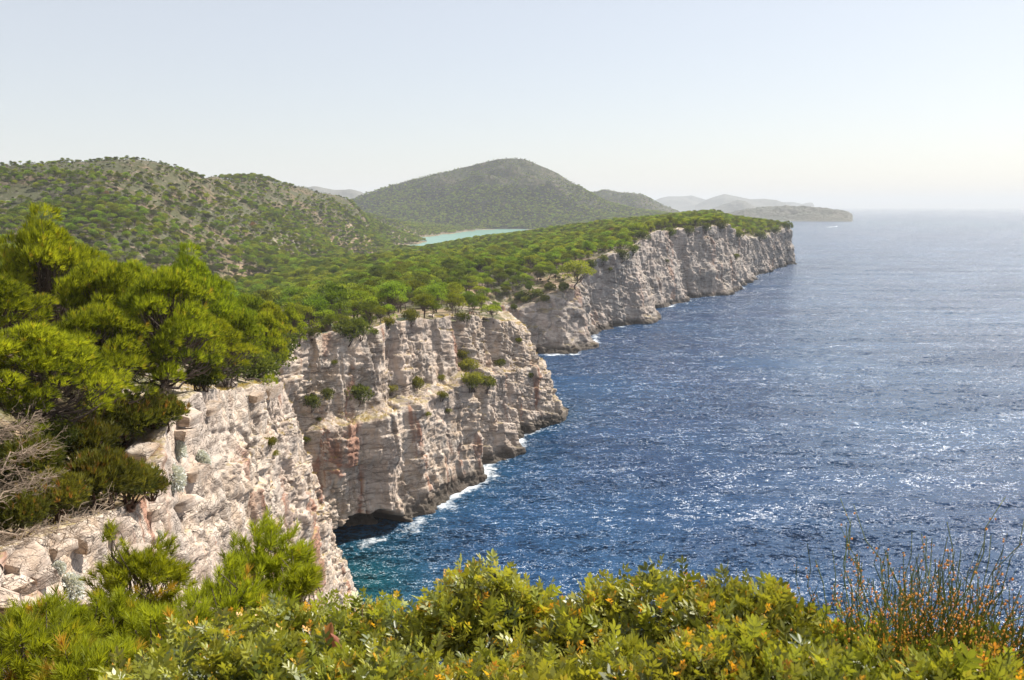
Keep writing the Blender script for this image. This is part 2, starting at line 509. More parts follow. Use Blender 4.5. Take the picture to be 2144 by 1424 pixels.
def land_z(x, y, detail=True):
    x, y = np.asarray(x, float), np.asarray(y, float)
    U = uv_of(x, y)
    sh = x.shape
    U = U.reshape(-1, 2)
    z = np.empty(len(U))
    for a in range(0, len(U), 20000):
        u = U[a:a + 20000]
        d2 = ((u[:, None] - TU[None]) ** 2).sum(-1)
        z[a:a + 20000] = (d2 * np.log(d2 + 1e-12) * 0.5) @ TW[:-3] + TW[-3] + u @ TW[-2:]
    z = z.reshape(sh)
    if detail:
        r = np.hypot(x, y)
        amp = np.clip(r / 100.0, 0.06, 2.0)
        z = z + fbm(x / 60.0, y / 60.0, 0.0, 3, 5) * amp * 1.6 * sstep(30, 300, r) + fbm(x / 9.0, y / 9.0, 0.0, 3, 9) * 0.35 * np.clip(r / 60.0, 0.25, 1.6)
    return z


# ------------------------------------------------------------------ cliffs
def worley(x, y, z, seed):
    """nearest cell of a jittered lattice: its random number, a random facet tilt, and the distance to its border"""
    xi, yi, zi = np.floor(x).astype(np.int64), np.floor(y).astype(np.int64), np.floor(z).astype(np.int64)
    d1 = np.full(x.shape, 9e9)
    d2 = np.full(x.shape, 9e9)
    hid = np.zeros(x.shape)
    ox, oy, oz = np.zeros(x.shape), np.zeros(x.shape), np.zeros(x.shape)
    for a in (-1, 0, 1):
        for b_ in (-1, 0, 1):
            for c in (-1, 0, 1):
                i, j, k = xi + a, yi + b_, zi + c
                h1 = ihash(i, j, k, seed)
                px_, py_, pz_ = i + 0.2 + 0.6 * h1, j + 0.2 + 0.6 * ihash(i, j, k, seed + 1), k + 0.25 + 0.5 * ihash(i, j, k, seed + 2)
                dx, dy, dz = x - px_, y - py_, z - pz_
                d = dx * dx + dy * dy + dz * dz
                m = d < d1
                d2 = np.where(m, d1, np.minimum(d2, d))
                hid = np.where(m, ihash(i, j, k, seed + 3), hid)
                ox, oy, oz = np.where(m, dx, ox), np.where(m, dy, oy), np.where(m, dz, oz)
                d1 = np.where(m, d, d1)
    e = np.sqrt(d2) - np.sqrt(d1)
    t = ox * (np.modf(hid * 17.3)[0] - 0.5) + oy * (np.modf(hid * 31.7)[0] - 0.5) + oz * (np.modf(hid * 57.1)[0] - 0.5)
    return hid, t * 2.0, e


def beds(x, y, q, thick, width, seed):
    """bedded, jointed rock: every bed is cut by its own upright joints; returns block number, facet tilt, joint depth"""
    k = q / thick + 0.35 * vnoise(q / thick * 0.7, 0.0, 0.0, seed + 7)
    i = np.floor(k)
    f = k - i
    h, t, e = worley(x / width + i * 3.7, y / width + i * 1.9, i * 7.0 + 0.5, seed)
    jb = 1 - sstep(0.0, 0.10, np.minimum(f, 1 - f))
    jv = 1 - sstep(0.0, 0.07, e)
    return h, t + (f - 0.5) * (ihash(i, i * 0, i * 0, seed + 5) - 0.3) * 0.6, np.maximum(jb * (0.35 + 0.65 * ihash(i, i * 0 + 1, i * 0, seed + 6)), jv * 0.8)


def near_of(s):                          # 1 on the close faces, 0 on the far cliffs
    return np.interp(s, [ST_S[17], ST_S[21], ST_S[29], ST_S[33], ST_S[36], ST_S[40], ST_S[52]], [1, 0.85, 0.8, 0.45, 0.4, 0.25, 0.0])


def rock_disp(s, z, near, P, wf=1.0):
    """outward push of the rock face (m) at arc length s and height z; near = 1 for the close faces"""
    x, y = P[..., 0], P[..., 1]
    dip = np.interp(s, [0, ST_S[17], ST_S[21], ST_S[25], ST_S[29], ST_S[34], ST_S[40], ST_S[-1]], np.cumsum([0, 14, 2, 9, 22, 20, 50, 120]))
    q = z + dip + 3.0 * fbm(x / 40.0, y / 40.0, z / 60.0, 3, 21) + 0.35 * fbm(x / 4.0, y / 4.0, z / 4.0, 3, 22)
    wx, wy = x + 0.8 * fbm(x / 7, y / 7, z / 12, 3, 24), y + 0.8 * fbm(x / 7, y / 7, z / 12, 3, 25)
    far = 1 - sstep(0.3, 0.8, near)
    d = (3.6 + 2.5 * far) * fbm(s / (27.0 + 25 * far), z / 100.0, 0.0, 3, 31) + 5.0 * far * fbm(s / 22.0, z / 22.0, 3.0, 3, 39) + 1.0 * fbm(s / 9.0, z / 60.0, 5.0, 3, 32)
    flute = 1 - np.abs(vnoise((s + fbm(s / 6, z / 9, 0.0, 2, 34) * 1.5) / 6.0, z / 40.0, 2.0, 33))
    d += 1.2 * (flute ** 3 - 0.3) * (0.45 + 0.2 * near)
    bm = sstep(-0.30, 0.30, fbm(x / 14.0, y / 14.0, z / 11.0, 3, 35))            # where the face is broken and where it is a smooth slab
    bm2 = sstep(-0.25, 0.25, fbm(x / 9.0, y / 9.0, z / 20.0, 3, 36))
    crack = np.abs(vnoise((s + 1.2 * fbm(s / 4, z / 5, 0.0, 3, 38)) / 4.3, z / 26.0, 9.0, 37))
    d -= 1.1 * (1 - sstep(0.0, 0.10, crack)) * (0.25 + 0.75 * bm2)
    h, t, j = beds(wx, wy, q, 4.4, 6.5 * wf, 41)
    d += (0.55 + 0.45 * bm) * (1.7 * (h - 0.5) + 1.1 * t / wf ** 2) - 0.65 * j * (0.3 + 0.7 * bm)
    h, t, j = beds(wx, wy, q, 1.35, 2.7 * wf, 45)
    d += (0.30 + 0.70 * bm2) * (0.95 * (h - 0.5) + 0.8 * t / wf ** 2 - 0.38 * j)
    if near.max() > 0.5:
        h, t, j = beds(wx + 0.2 * fbm(x, y, z, 2, 48), wy, q, 0.5, 1.05 * wf, 49)
        d += near * (0.25 + 0.75 * bm) * (0.32 * (h - 0.5) + 0.30 * t - 0.13 * j)
    d += 0.9 * fbm(x / 6.0, y / 6.0, z / 6.0, 6, 51, 0.56) * (1.25 - 0.5 * bm) / wf
    return d


S_CAVE = 0.5 * (ST_S[21] + ST_S[23])
CLIFF_CACHE = []


def build_cliff(name, i0, i1, ds, dz, mat, label):
    s0, s1 = ST_S[i0], ST_S[i1]
    ns = int((s1 - s0 + 1.6) / ds) + 2
    s = np.linspace(s0 - 0.8, s1 + 0.8, ns)
    B, Tp, L = coast(s)
    Tp = Tp.copy()
    Tp[:, 2] += (3.2 - 2.2 * near_of(s)) * fbm(s / 13.0, 0.0, 0.0, 4, 77) * np.clip(np.hypot(Tp[:, 0], Tp[:, 1]) / 120.0, 0.2, 1)
    C = 0.5 * (B + Tp)
    tn = np.gradient(C[:, :2], axis=0)
    k = max(3, int(6.0 / ds))
    ker = np.ones(2 * k + 1) / (2 * k + 1)
    tn = np.stack([np.convolve(np.pad(tn[:, c], k, 'edge'), ker, 'valid') for c in (0, 1)], -1)
    tn /= np.linalg.norm(tn, axis=1, keepdims=True) + 1e-9
    nrm = np.stack([tn[:, 1], -tn[:, 0]], -1)
    apr = np.concatenate([np.arange(max(dz, 0.25), 5.0, max(dz, 0.25) * 1.3), [6.5, 8.5, 11.0]])

    def surface(v):
        S, Vv = np.meshgrid(s, v, indexing='ij')
        lv = 0.60 + 0.05 * fbm(S / 30.0, 0.0, 0.0, 2, 61)
        two = 0.34 * np.minimum(Vv / lv, 1) + 0.42 * sstep(lv, lv + 0.06, Vv) + 0.24 * np.clip((Vv - lv - 0.06) / (1 - lv - 0.06), 0, 1)
        kk = Vv * 6 + 0.9 * fbm(S / 16.0, Vv * 3, 0.0, 3, 63)
        kk0 = 0.9 * fbm(S / 16.0, 0 * Vv, 0.0, 3, 63)
        kk1 = 6 + 0.9 * fbm(S / 16.0, 0 * Vv + 3, 0.0, 3, 63)
        f_ = lambda q: np.floor(q) + sstep(0.35, 1.0, q - np.floor(q))
        one = 0.5 * Vv + 0.5 * (f_(kk) - f_(kk0)) / (f_(kk1) - f_(kk0) + 1e-6)
        g = L[:, None] * two + (1 - L[:, None]) * one
        Z = -3.0 + Vv * (Tp[:, 2:3] + 3.0)
        XY = B[:, None, :2] * (1 - g[..., None]) + Tp[:, None, :2] * g[..., None]
        return S, Vv, np.concatenate([XY, Z[..., None]], -1)

    v = np.linspace(0, 1, 240)
    _, _, P0 = surface(v)
    ln = np.concatenate([[0], np.cumsum(np.linalg.norm(np.diff(P0, axis=1), axis=2).mean(0))])
    nv = int(ln[-1] / dz) + 2
    v = np.interp(np.linspace(0, ln[-1], nv), ln, v)
    S, Vv, P = surface(v)
    # bare rock running a few metres inland
    ap = P[:, -1][:, None, :] - np.concatenate([nrm, 0 * nrm[:, :1]], 1)[:, None, :] * apr[None, :, None]
    zl = land_z(ap[..., 0], ap[..., 1], True)
    w = sstep(0, 4.0, apr)[None]
    ap[..., 2] = (1 - w) * P[:, -1, 2][:, None] + w * zl
    P = np.concatenate([P, ap], 1)
    Z = P[..., 2]
    S = np.concatenate([S, np.repeat(s[:, None], len(apr), 1)], 1)
    Vx = np.concatenate([Vv, 1 + np.repeat(apr[None] / 11.0, ns, 0)], 1)
    gu, gv = np.gradient(P, axis=0), np.gradient(P, axis=1)
    N3 = np.cross(gu, gv)
    if (N3[..., :2] * nrm[:, None]).sum() < 0:
        N3 = -N3
    N3 /= np.linalg.norm(N3, axis=2, keepdims=True) + 1e-9
    kv = max(2, int(1.5 / dz))
    for _ in range(2):
        pad = np.pad(N3, ((0, 0), (kv, kv), (0, 0)), 'edge')
        cs = np.cumsum(np.concatenate([0 * pad[:, :1], pad], 1), 1)
        N3 = (cs[:, 2 * kv + 1:] - cs[:, :-2 * kv - 1]) / (2 * kv + 1)
    N3[..., :2] = 0.55 * N3[..., :2] + 0.45 * nrm[:, None] * (Vx <= 1)[..., None]
    N3 /= np.linalg.norm(N3, axis=2, keepdims=True) + 1e-9
    nr_s = near_of(s)
    near = nr_s[:, None] + 0 * S

    def disp_at(sc, wf=1.0):
        return sc * rock_disp(S / sc, Z / sc, near, P / sc, wf)
    if i1 <= 12:
        d = disp_at(0.36, 2.1)
    elif i0 >= 17:
        d = disp_at(1.0)
    else:                                # the close face: finer blocks towards the viewer
        wf = sstep(ST_S[12], ST_S[13] + 4, S)[..., None][..., 0]
        wg = sstep(ST_S[16] - 4, ST_S[17], S)
        d = disp_at(0.36, 2.1) * (1 - wf) + disp_at(0.66, 1.35) * wf * (1 - wg) + (disp_at(1.0) * wg if wg.max() > 0 else 0)
    d = d * (0.4 + 0.6 * sstep(0.0, 0.10, Vx)) * (1 - 0.6 * sstep(0.90, 1.0, Vx)) * (1 - 0.45 * sstep(1.0, 1.25, Vx))
    d = d - 0.35 * sstep(1.0, 1.3, Vx) - 0.9 * sstep(1.45, 2.0, Vx)
    d = d + np.exp(-np.maximum(Z, 0) / 3.0) * (1.0 + 2.2 * fbm(S / 8.0, 0.0, 0.0, 3, 71)) * (Vx < 1) + (1 - near) * 9.0 * np.exp(-np.maximum(Z, 0) / 9.0) * sstep(0.12, 0.5, fbm(S / 30.0, 0.0, 4.0, 2, 74)) * (Vx < 1)
    # the dark sea cave under the second face
    cw = (S - S_CAVE) / 16.0
    ch = np.maximum(1 - cw ** 2, 0) ** 0.5 * 6.0 + 0.8 * fbm(S / 3.0, 0.0, 0.0, 2, 72)
    cave = np.where(np.abs(cw) < 1, sstep(0, 1.6, ch - Z), 0)
    under = np.where(np.abs(cw) < 1.3, np.exp(-((Z - 11.0) / 9.0) ** 2) * np.maximum(1 - (cw / 1.3) ** 2, 0), 0)
    P = P + N3 * d[..., None]
    rec = 0 * S                              # deep bays right behind the edges of the far blocks
    for st_, am, ln in ((25, 5.5, 17), (27, 5.0, 15), (23, 2.5, 12), (37, 13.0, 30), (41, 12.0, 36), (44, 9.0, 34), (47, 10.0, 60)):
        rec = rec + am * sstep(ST_S[st_] - 1, ST_S[st_] + 5, S) * (1 - sstep(ST_S[st_] + 8, ST_S[st_] + ln, S))
    P[..., :2] -= nrm[:, None, :] * (11.0 * cave + 1.8 * under + rec * (1 - 0.8 * sstep(0.9, 1.1, Vx)))[..., None]
    me = mesh_np(name, P.reshape(-1, 3), grid_faces(ns, P.shape[1])[:, ::-1], [mat])
    o = obj(name, me, label=label, category='cliff', kind='structure')
    CLIFF_CACHE.append((i0, i1, s, P, nrm, nv, o))
    return o


C_NEAR = build_cliff('cliff', 2, 8, 0.5, 0.5, M_ROCK_NEAR, 'pale limestone edge dropping away below the leafy shrubs at the front')
C_SLABS = build_cliff('cliff', 8, 12, 0.12, 0.16, M_ROCK_CLOSE, 'nearest layered rock slabs under the juniper shrubs and bare branches')
C_FACE = build_cliff('cliff', 12, 17, 0.2, 0.22, M_ROCK_NEAR, 'cream and pink rock face with grassy ledges beside the dark cove')
C_COVE = build_cliff('cliff', 17, 21, 0.4, 0.32, M_ROCK_NEAR, 'shaded rock recess between the closest face and the cave')
C_TWO = build_cliff('cliff', 21, 30, 0.26, 0.26, M_ROCK_MID, 'two tiered pink and grey headland with a shrubby bench and a sea cave at its foot')
C_BACK = build_cliff('cliff', 30, 34, 1.2, 0.8, M_ROCK_MID, 'hidden bay wall behind the two tiered headland')
C_THREE = build_cliff('cliff', 34, 38, 0.55, 0.5, M_ROCK_FAR, 'tilted slab cliff just behind the tip of the two tiered headland')
C_FOUR = build_cliff('cliff', 38, 42, 0.6, 0.55, M_ROCK_FAR, 'grey cliff block with a flat sunlit face between the slab and the tall buttress')
C_FIVE = build_cliff('cliff', 42, 45, 0.7, 0.6, M_ROCK_FAR, 'narrow buttress of grey cliff with a rounded pale foot in the water')
C_SIX = build_cliff('cliff', 45, 48, 0.8, 0.65, M_ROCK_FAR, 'tallest grey cliff with reddish bedding and a tan rubble cone at its foot')
C_SEVEN = build_cliff('cliff', 48, 52, 1.1, 0.8, M_ROCK_FAR, 'last long grey cliff ending in a sheer point over the open sea')
C_END = build_cliff('cliff', 52, 55, 4.0, 2.0, M_ROCK_FAR, 'far side of the last headland, turned away from the viewer')

# ------------------------------------------------------------------ land sheet
POLY = np.concatenate([ST_T[:, :2], [pol(2, 3000)[:2], pol(-40, 4200)[:2], pol(-125, 4200)[:2], (-300, -700)]])


def inside(x, y, poly=POLY):
    x, y = np.asarray(x), np.asarray(y)
    r = np.zeros(x.shape, bool)
    n = len(poly)
    for i in range(n):
        x0, y0 = poly[i]
        x1, y1 = poly[(i + 1) % n]
        if y0 == y1:
            continue
        c = ((y0 > y) != (y1 > y)) & (x < (x1 - x0) * (y - y0) / (y1 - y0) + x0)
        r ^= c
    return r


def seg_dist(x, y, pts):
    d = np.full(np.shape(x), 1e9)
    for i in range(len(pts) - 1):
        a, b = pts[i], pts[i + 1]
        ab = b - a
        L2 = (ab ** 2).sum() + 1e-9
        t = np.clip(((x - a[0]) * ab[0] + (y - a[1]) * ab[1]) / L2, 0, 1)
        d = np.minimum(d, np.hypot(x - a[0] - t * ab[0], y - a[1] - t * ab[1]))
    return d


def edge_dist(x, y):                     # metres to the cliff edge
    return seg_dist(np.asarray(x, float), np.asarray(y, float), ST_T[:, :2])


az = np.radians(np.concatenate([np.arange(-125, -36, 1.5), np.arange(-36, 24, 0.16), np.arange(24, 150, 2.0)]))
rr = np.concatenate([np.arange(0.0, 4.0, 0.5) + 0.3, 4.0 * 1.0155 ** np.arange(0, 445)])
AZ, RR = np.meshgrid(az, rr, indexing='ij')
X, Y = RR * np.sin(AZ), RR * np.cos(AZ)
Zl = land_z(X, Y)
ed = edge_dist(X, Y)
Zl = Zl - np.clip(1.6 - ed * 0.25, 0, 1.6) * np.clip(np.hypot(X, Y) / 40.0, 0, 1) * 0.5
ins = inside(X, Y)
keep = ins[:-1, :-1] & ins[1:, :-1] & ins[:-1, 1:] & ins[1:, 1:]
V, F = compact(np.stack([X, Y, Zl], -1).reshape(-1, 3), grid_faces(len(az), len(rr), keep)[:, ::-1])
cx = V[F[:, 0]]
rad = np.hypot(cx[:, 0], cx[:, 1])
ang = np.degrees(np.arctan2(cx[:, 0], cx[:, 1]))
left_hill = (rad > 520) & (ang < np.interp(rad, [520, 900, 1300, 1700, 2600], [-22, -17.5, -12.5, -8.6, -7]))
for nm, sel, mt, lb in [('terrain', ~left_hill, M_GROUND, 'stony wooded land behind the cliff edge, falling to the valley'),
                        ('hill', left_hill, M_HILL, 'long wooded hill with bare stony ridges across the valley')]:
    v2, f2 = compact(V, F[sel])
    obj(nm, mesh_np(nm, v2, f2, [mt], smooth=True), label=lb, category='hill' if nm == 'hill' else 'ground', kind='structure')

# ------------------------------------------------------------------ hills and islands beyond
MOUNDS = {}


def mound(name, sil, D, front, back, mat, label, cat, nu=160, nw=60, rough=0.06, z0=-2.0, sharp=1.15):
    """a rounded hill whose skyline seen from the look-out follows sil; FRONT/BACK = metres from crest to foot"""
    sil = np.array(sil, float)
    px = np.linspace(sil[0, 0], sil[-1, 0], nu)
    py = np.interp(px, sil[:, 0], sil[:, 1])
    crest = np.array([T(a, b, D) for a, b in zip(px, py)])
    w = np.concatenate([np.linspace(-front, 0, nw, endpoint=False), np.linspace(0, back, nw // 2)])
    dirn = crest[:, :2] / np.linalg.norm(crest[:, :2], axis=1, keepdims=True)
    fade = np.ones(nu)
    XY = crest[:, None, :2] + dirn[:, None] * w[None, :, None]
    t = np.where(w < 0, -w / front, w / back)
    prof = 1 - sstep(0, 1, t ** sharp)
    prof = 0.55 * prof + 0.45 * (1 - t)
    n = fbm(XY[..., 0] / (front * 0.5), XY[..., 1] / (front * 0.5), 0.0, 5, 91)
    h = np.maximum(crest[:, None, 2] - z0, 0) * np.clip(prof[None] * (1 + 0.9 * n * (4 * t * (1 - t))[None]), 0, 1.0)
    h = h + rough * np.minimum(h, 60) * fbm(XY[..., 0] / (front * 0.09), XY[..., 1] / (front * 0.09), 0.0, 3, 92)
    Vm = np.concatenate([XY, (z0 + h)[..., None]], -1)
    o = obj(name, mesh_np(name, Vm.reshape(-1, 3), grid_faces(nu, len(w))[:, ::-1], [mat], smooth=True), label=label, category=cat, kind='structure')
    MOUNDS[label] = Vm
    return Vm


H_MID = mound('hill', [(660, 452), (700, 436), (745, 416), (800, 396), (850, 379), (900, 368), (950, 356), (1000, 343), (1040, 334), (1070, 331), (1100, 334), (1130, 347), (1170, 364),
                       (1200, 384), (1230, 404), (1270, 424), (1330, 441), (1420, 452), (1480, 458)], 3500, 620, 700, M_HILL2,
              'broad cone shaped hill beyond the turquoise lake', 'hill', nu=260, nw=110)
H_R = mound('hill', [(1150, 440), (1200, 412), (1235, 402), (1270, 398), (1320, 405), (1345, 408), (1380, 427), (1425, 444), (1450, 452)], 4300, 520, 500, M_HILL2,
            'small olive hill sloping to the sea behind the cone shaped hill', 'hill', nu=120, nw=50)
mound('hill', [(560, 430), (610, 410), (640, 394), (660, 391), (700, 398), (735, 397), (755, 402), (790, 420), (840, 434)], 7600, 900, 900, M_ISLE,
      'faint bare hill showing in the gap between the wooded hills', 'hill', nu=90, nw=30)
mound('island', [(1480, 452), (1530, 446), (1560, 439), (1600, 433), (1650, 430), (1690, 432), (1720, 435), (1750, 439), (1775, 443), (1784, 448), (1786, 452)], 5000, 330, 300, M_ISLE,
      'low dry island with a steep cape, closest beyond the last cliff', 'island', nu=160, nw=40, rough=0.12)
mound('island', [(1330, 436), (1385, 414), (1400, 411), (1430, 411), (1448, 409), (1470, 416), (1500, 424), (1540, 434)], 14500, 900, 900, M_ISLE,
      'pale blue double humped island on the horizon beside the olive hill', 'island', nu=70, nw=20)
mound('island', [(1455, 430), (1480, 418), (1500, 411), (1518, 406), (1545, 412), (1570, 417), (1600, 416), (1625, 419), (1640, 424), (1665, 433)], 12500, 900, 900, M_ISLE,
      'peaked blue island in the middle of the horizon group', 'island', nu=70, nw=20)
mound('island', [(1490, 436), (1520, 426), (1545, 418), (1560, 421), (1572, 428), (1585, 434)], 9000, 350, 300, M_ISLE,
      'small rounded darker islet in front of the peaked island', 'island', nu=50, nw=20)
mound('island', [(1610, 428), (1635, 423), (1660, 423), (1680, 427), (1694, 424), (1702, 425), (1705, 431)], 17000, 500, 500, M_ISLE,
      'thin far island with a raised tip, outermost of the horizon group', 'island', nu=50, nw=16)

# ------------------------------------------------------------------ lake and sea
lk = [pol(-12.5, 1150), pol(-9.5, 1700), pol(-8, 2100), pol(-6, 2500), pol(-4, 2960), pol(2, 3020), pol(6, 2800), pol(7, 2200), pol(4, 1700), pol(0, 1400), pol(-5, 1300), pol(-9, 1150)]
lk = np.array(lk)[:, :2]
def inside_poly(x, y, q):
    m_ = inside(x, y, q)
    return m_[:-1, :-1] | m_[1:, 1:]


lx, ly = np.meshgrid(np.linspace(-420, 420, 90), np.linspace(1150, 3050, 140), indexing='ij')
m, nt, out = new_mat('lake_water')
N = NT(nt)
P_ = N.n('NewGeometry').outputs['Position']
hb = N.noise(P_, 0.25, 4, 0.6)
b = N.n('BsdfPrincipled', {'Base Color': N.mix(N.noise(P_, 0.006, 3), (0.19, 0.335, 0.275), (0.22, 0.37, 0.31)), 'Roughness': 0.25, 'IOR': 1.333,
                           'Normal': N.n('Bump', {'Strength': 0.35, 'Distance': 0.3, 'Height': hb}).outputs[0]})
nt.links.new(b.outputs[0], out.inputs['Surface'])
lv_, lf_ = compact(np.stack([lx, ly, np.full_like(lx, 0.5)], -1).reshape(-1, 3), grid_faces(90, 140, inside_poly(lx, ly, lk))[:, ::-1])
obj('lake', mesh_np('lake', lv_, lf_, [m], smooth=True), label='turquoise lake lying between the wood and the cone shaped hill', category='lake', kind='structure')

az = np.radians(np.concatenate([np.arange(-180, -20, 3.0), np.arange(-20, 40, 0.18), np.arange(40, 180.1, 3.0)]))
rr = np.concatenate([np.linspace(0.5, 60, 8, endpoint=False), 60 * 1.011 ** np.arange(0, 330), 60 * 1.011 ** 330 * 1.11 ** np.arange(1, 30)])
rr = rr[rr < 42000]
AZ, RR = np.meshgrid(az, rr, indexing='ij')
X, Y = RR * np.sin(AZ), RR * np.cos(AZ)
nearc = RR < 1700
foam = np.zeros_like(X)
shal = np.zeros_like(X)
sfine = np.arange(ST_S[4], ST_S[-2], 3.0)
Bc = coast(sfine)[0][:, :2]
xs, ys = X[nearc], Y[nearc]
dd = seg_dist(xs, ys, Bc)
expo = 0.55 + 0.6 * fbm(xs / 25.0, ys / 25.0, 0.0, 2, 95)
foam[nearc] = np.clip(0.95 - dd / (5.5 + 6.5 * expo), 0, 1) * np.clip(0.25 + expo, 0.2, 1.0)
cove = W(735, 1225)
dcv = np.hypot((xs - cove[0]) / 1.0, (ys - cove[1]) / 1.2)
shal[nearc] = np.clip(np.exp(-(dcv / 17.0) ** 2) * 0.95 + 0.35 * np.exp(-dd / 9.0) * (1 - sstep(300, 450, np.hypot(xs, ys))), 0, 1)
keep = ~(inside(X, Y) & (edge_dist(X, Y) > 60))
keep = keep[:-1, :-1] | keep[1:, 1:]
V, F, fo, sh = compact(np.stack([X, Y, 0 * X], -1).reshape(-1, 3), grid_faces(len(az), len(rr), keep)[:, ::-1], foam.ravel(), shal.ravel())
me = mesh_np('sea', V, F, [M_SEA], smooth=True)
vattr(me, 'foam', fo)
vattr(me, 'shallow', sh)
obj('sea', me, label='deep blue open sea glittering in the sun', category='sea', kind='structure')

# ------------------------------------------------------------------ the hazy summer air
hz = 45000.0
hv = np.array([(x, y, z) for x in (-hz, hz) for y in (-hz, hz) for z in (-9.0, 420.0)])
hf = np.array([(0, 1, 3, 2), (4, 6, 7, 5), (0, 4, 5, 1), (2, 3, 7, 6), (0, 2, 6, 4), (1, 5, 7, 3)])
m, nt, out = new_mat('haze_air')
pv = nt.nodes.new('ShaderNodeVolumePrincipled')
pv.inputs['Color'].default_value = (0.91, 0.955, 1.0, 1)
pv.inputs['Density'].default_value = 8.0e-5
pv.inputs['Anisotropy'].default_value = 0.0
nt.links.new(pv.outputs[0], out.inputs['Volume'])
obj('haze', mesh_np('haze', hv, hf, [m]), label='thin pale summer haze over the sea and the far islands', category='haze', kind='stuff')

# ================================================================== vegetation
def mat_leaf(name, lo, hi, tip=None, trans=0.42, gloss=0.25, var=0.25, rough=0.55):
    """foliage: colour differs from plant to plant and from tuft to tuft (tint); light shines through"""
    m, nt, out = new_mat(name)
    N = NT(nt)
    tint = N.n('Attribute', attribute_name='tint').outputs['Fac']
    rn = N.n('ObjectInfo').outputs['Random']
    stops = [(0.0, lo), (0.62, hi)] + ([(0.70, hi), (1.0, tip)] if tip else [(1.0, hi)])
    c = N.ramp(tint, stops)
    c = N.n('HueSaturation', {'Hue': N.range(rn, 0, 1, 0.5 - var * 0.045, 0.5 + var * 0.06), 'Saturation': 1.0, 'Value': N.range(N.math('FRACT', N.math('MULTIPLY', rn, 7.13)), 0, 1, 1 - var, 1 + var), 'Color': c}).outputs[0]
    b = N.n('BsdfPrincipled', {'Base Color': c, 'Roughness': rough, 'Specular IOR Level': gloss})
    t = N.n('BsdfTranslucent', {'Color': N.mix(1.0, c, (1.35, 1.25, 0.55, 1), 'MULTIPLY')})
    mx = N.n('MixShader', {0: trans, 1: b.outputs[0], 2: t.outputs[0]})
    nt.links.new(mx.outputs[0], out.inputs['Surface'])
    return m


M_PINE = mat_leaf('pine_needles', (0.034, 0.060, 0.009), (0.31, 0.375, 0.032), trans=0.32, var=0.42)
M_PINE_N = mat_leaf('pine_needles_close', (0.045, 0.070, 0.008), (0.32, 0.37, 0.028), (0.42, 0.30, 0.05), trans=0.48, var=0.22)
M_PINE_Y = mat_leaf('young_pine_needles', (0.075, 0.10, 0.010), (0.33, 0.365, 0.026), (0.48, 0.28, 0.05), trans=0.48, var=0.10)
M_JUN = mat_leaf('juniper_needles', (0.030, 0.042, 0.010), (0.18, 0.18, 0.028), (0.28, 0.14, 0.04), trans=0.34)
M_SHRUB = mat_leaf('shrub_leaves', (0.045, 0.065, 0.015), (0.13, 0.15, 0.028), trans=0.35)
M_SHRUB_L = mat_leaf('pale_shrub_leaves', (0.10, 0.12, 0.02), (0.23, 0.23, 0.045), trans=0.40)
M_OLIVE = mat_leaf('grey_oak_leaves', (0.060, 0.072, 0.034), (0.125, 0.135, 0.065), trans=0.25)
M_BROWN = mat_leaf('dead_needles', (0.13, 0.065, 0.03), (0.27, 0.14, 0.07), trans=0.3)
M_GREYT = mat_leaf('bare_twigs', (0.16, 0.125, 0.10), (0.27, 0.21, 0.17), trans=0.1)
M_LENT = mat_leaf('lentisk_leaves', (0.026, 0.045, 0.009), (0.31, 0.32, 0.045), (0.82, 0.40, 0.05), trans=0.36, gloss=0.65, var=0.22, rough=0.42)
M_SILVER = mat_leaf('silver_leaves', (0.42, 0.44, 0.42), (0.66, 0.67, 0.64), trans=0.15, gloss=0.1, var=0.05)
M_GRASS = mat_leaf('dry_grass', (0.30, 0.22, 0.08), (0.48, 0.36, 0.15), trans=0.35, gloss=0.1)
M_BROOM = mat_leaf('broom_stems', (0.05, 0.075, 0.018), (0.15, 0.17, 0.035), trans=0.15)
M_POD = mat_leaf('orange_pods', (0.55, 0.24, 0.04), (0.85, 0.45, 0.10), trans=0.3, var=0.1)
M_RED = mat_leaf('dry_red_leaf', (0.36, 0.15, 0.09), (0.50, 0.24, 0.15), trans=0.3)
M_BARK = principled('pine_bark', (0.13, 0.10, 0.085), 0.95, 0.1)
M_BARK_R = principled('red_brown_bark', (0.10, 0.060, 0.042), 0.9, 0.15)
M_DEAD = principled('weathered_wood', (0.275, 0.21, 0.155), 0.9, 0.1)


def unit(v):
    return v / (np.linalg.norm(v, axis=-1, keepdims=True) + 1e-9)


def rdirs(rs, n):
    return unit(rs.normal(size=(n, 3)))


def tube(pts, rad, ns=5):
    pts, rad = np.asarray(pts, float), np.asarray(rad, float)
    t = unit(np.gradient(pts, axis=0))
    ref = np.where(np.abs(t[:, 2:3]) > 0.9, [[1.0, 0, 0]], [[0, 0, 1.0]])
    a = unit(np.cross(t, ref))
    b_ = np.cross(t, a)
    th = np.linspace(0, 2 * np.pi, ns, endpoint=False)
    ring = pts[:, None] + rad[:, None, None] * (np.cos(th)[None, :, None] * a[:, None] + np.sin(th)[None, :, None] * b_[:, None])
    n = len(pts)
    i = np.arange(n - 1)[:, None] * ns + np.arange(ns)[None]
    j = np.arange(n - 1)[:, None] * ns + (np.arange(ns)[None] + 1) % ns
    f = np.stack([i, j, j + ns, i + ns], -1).reshape(-1, 4)
    return ring.reshape(-1, 3), f


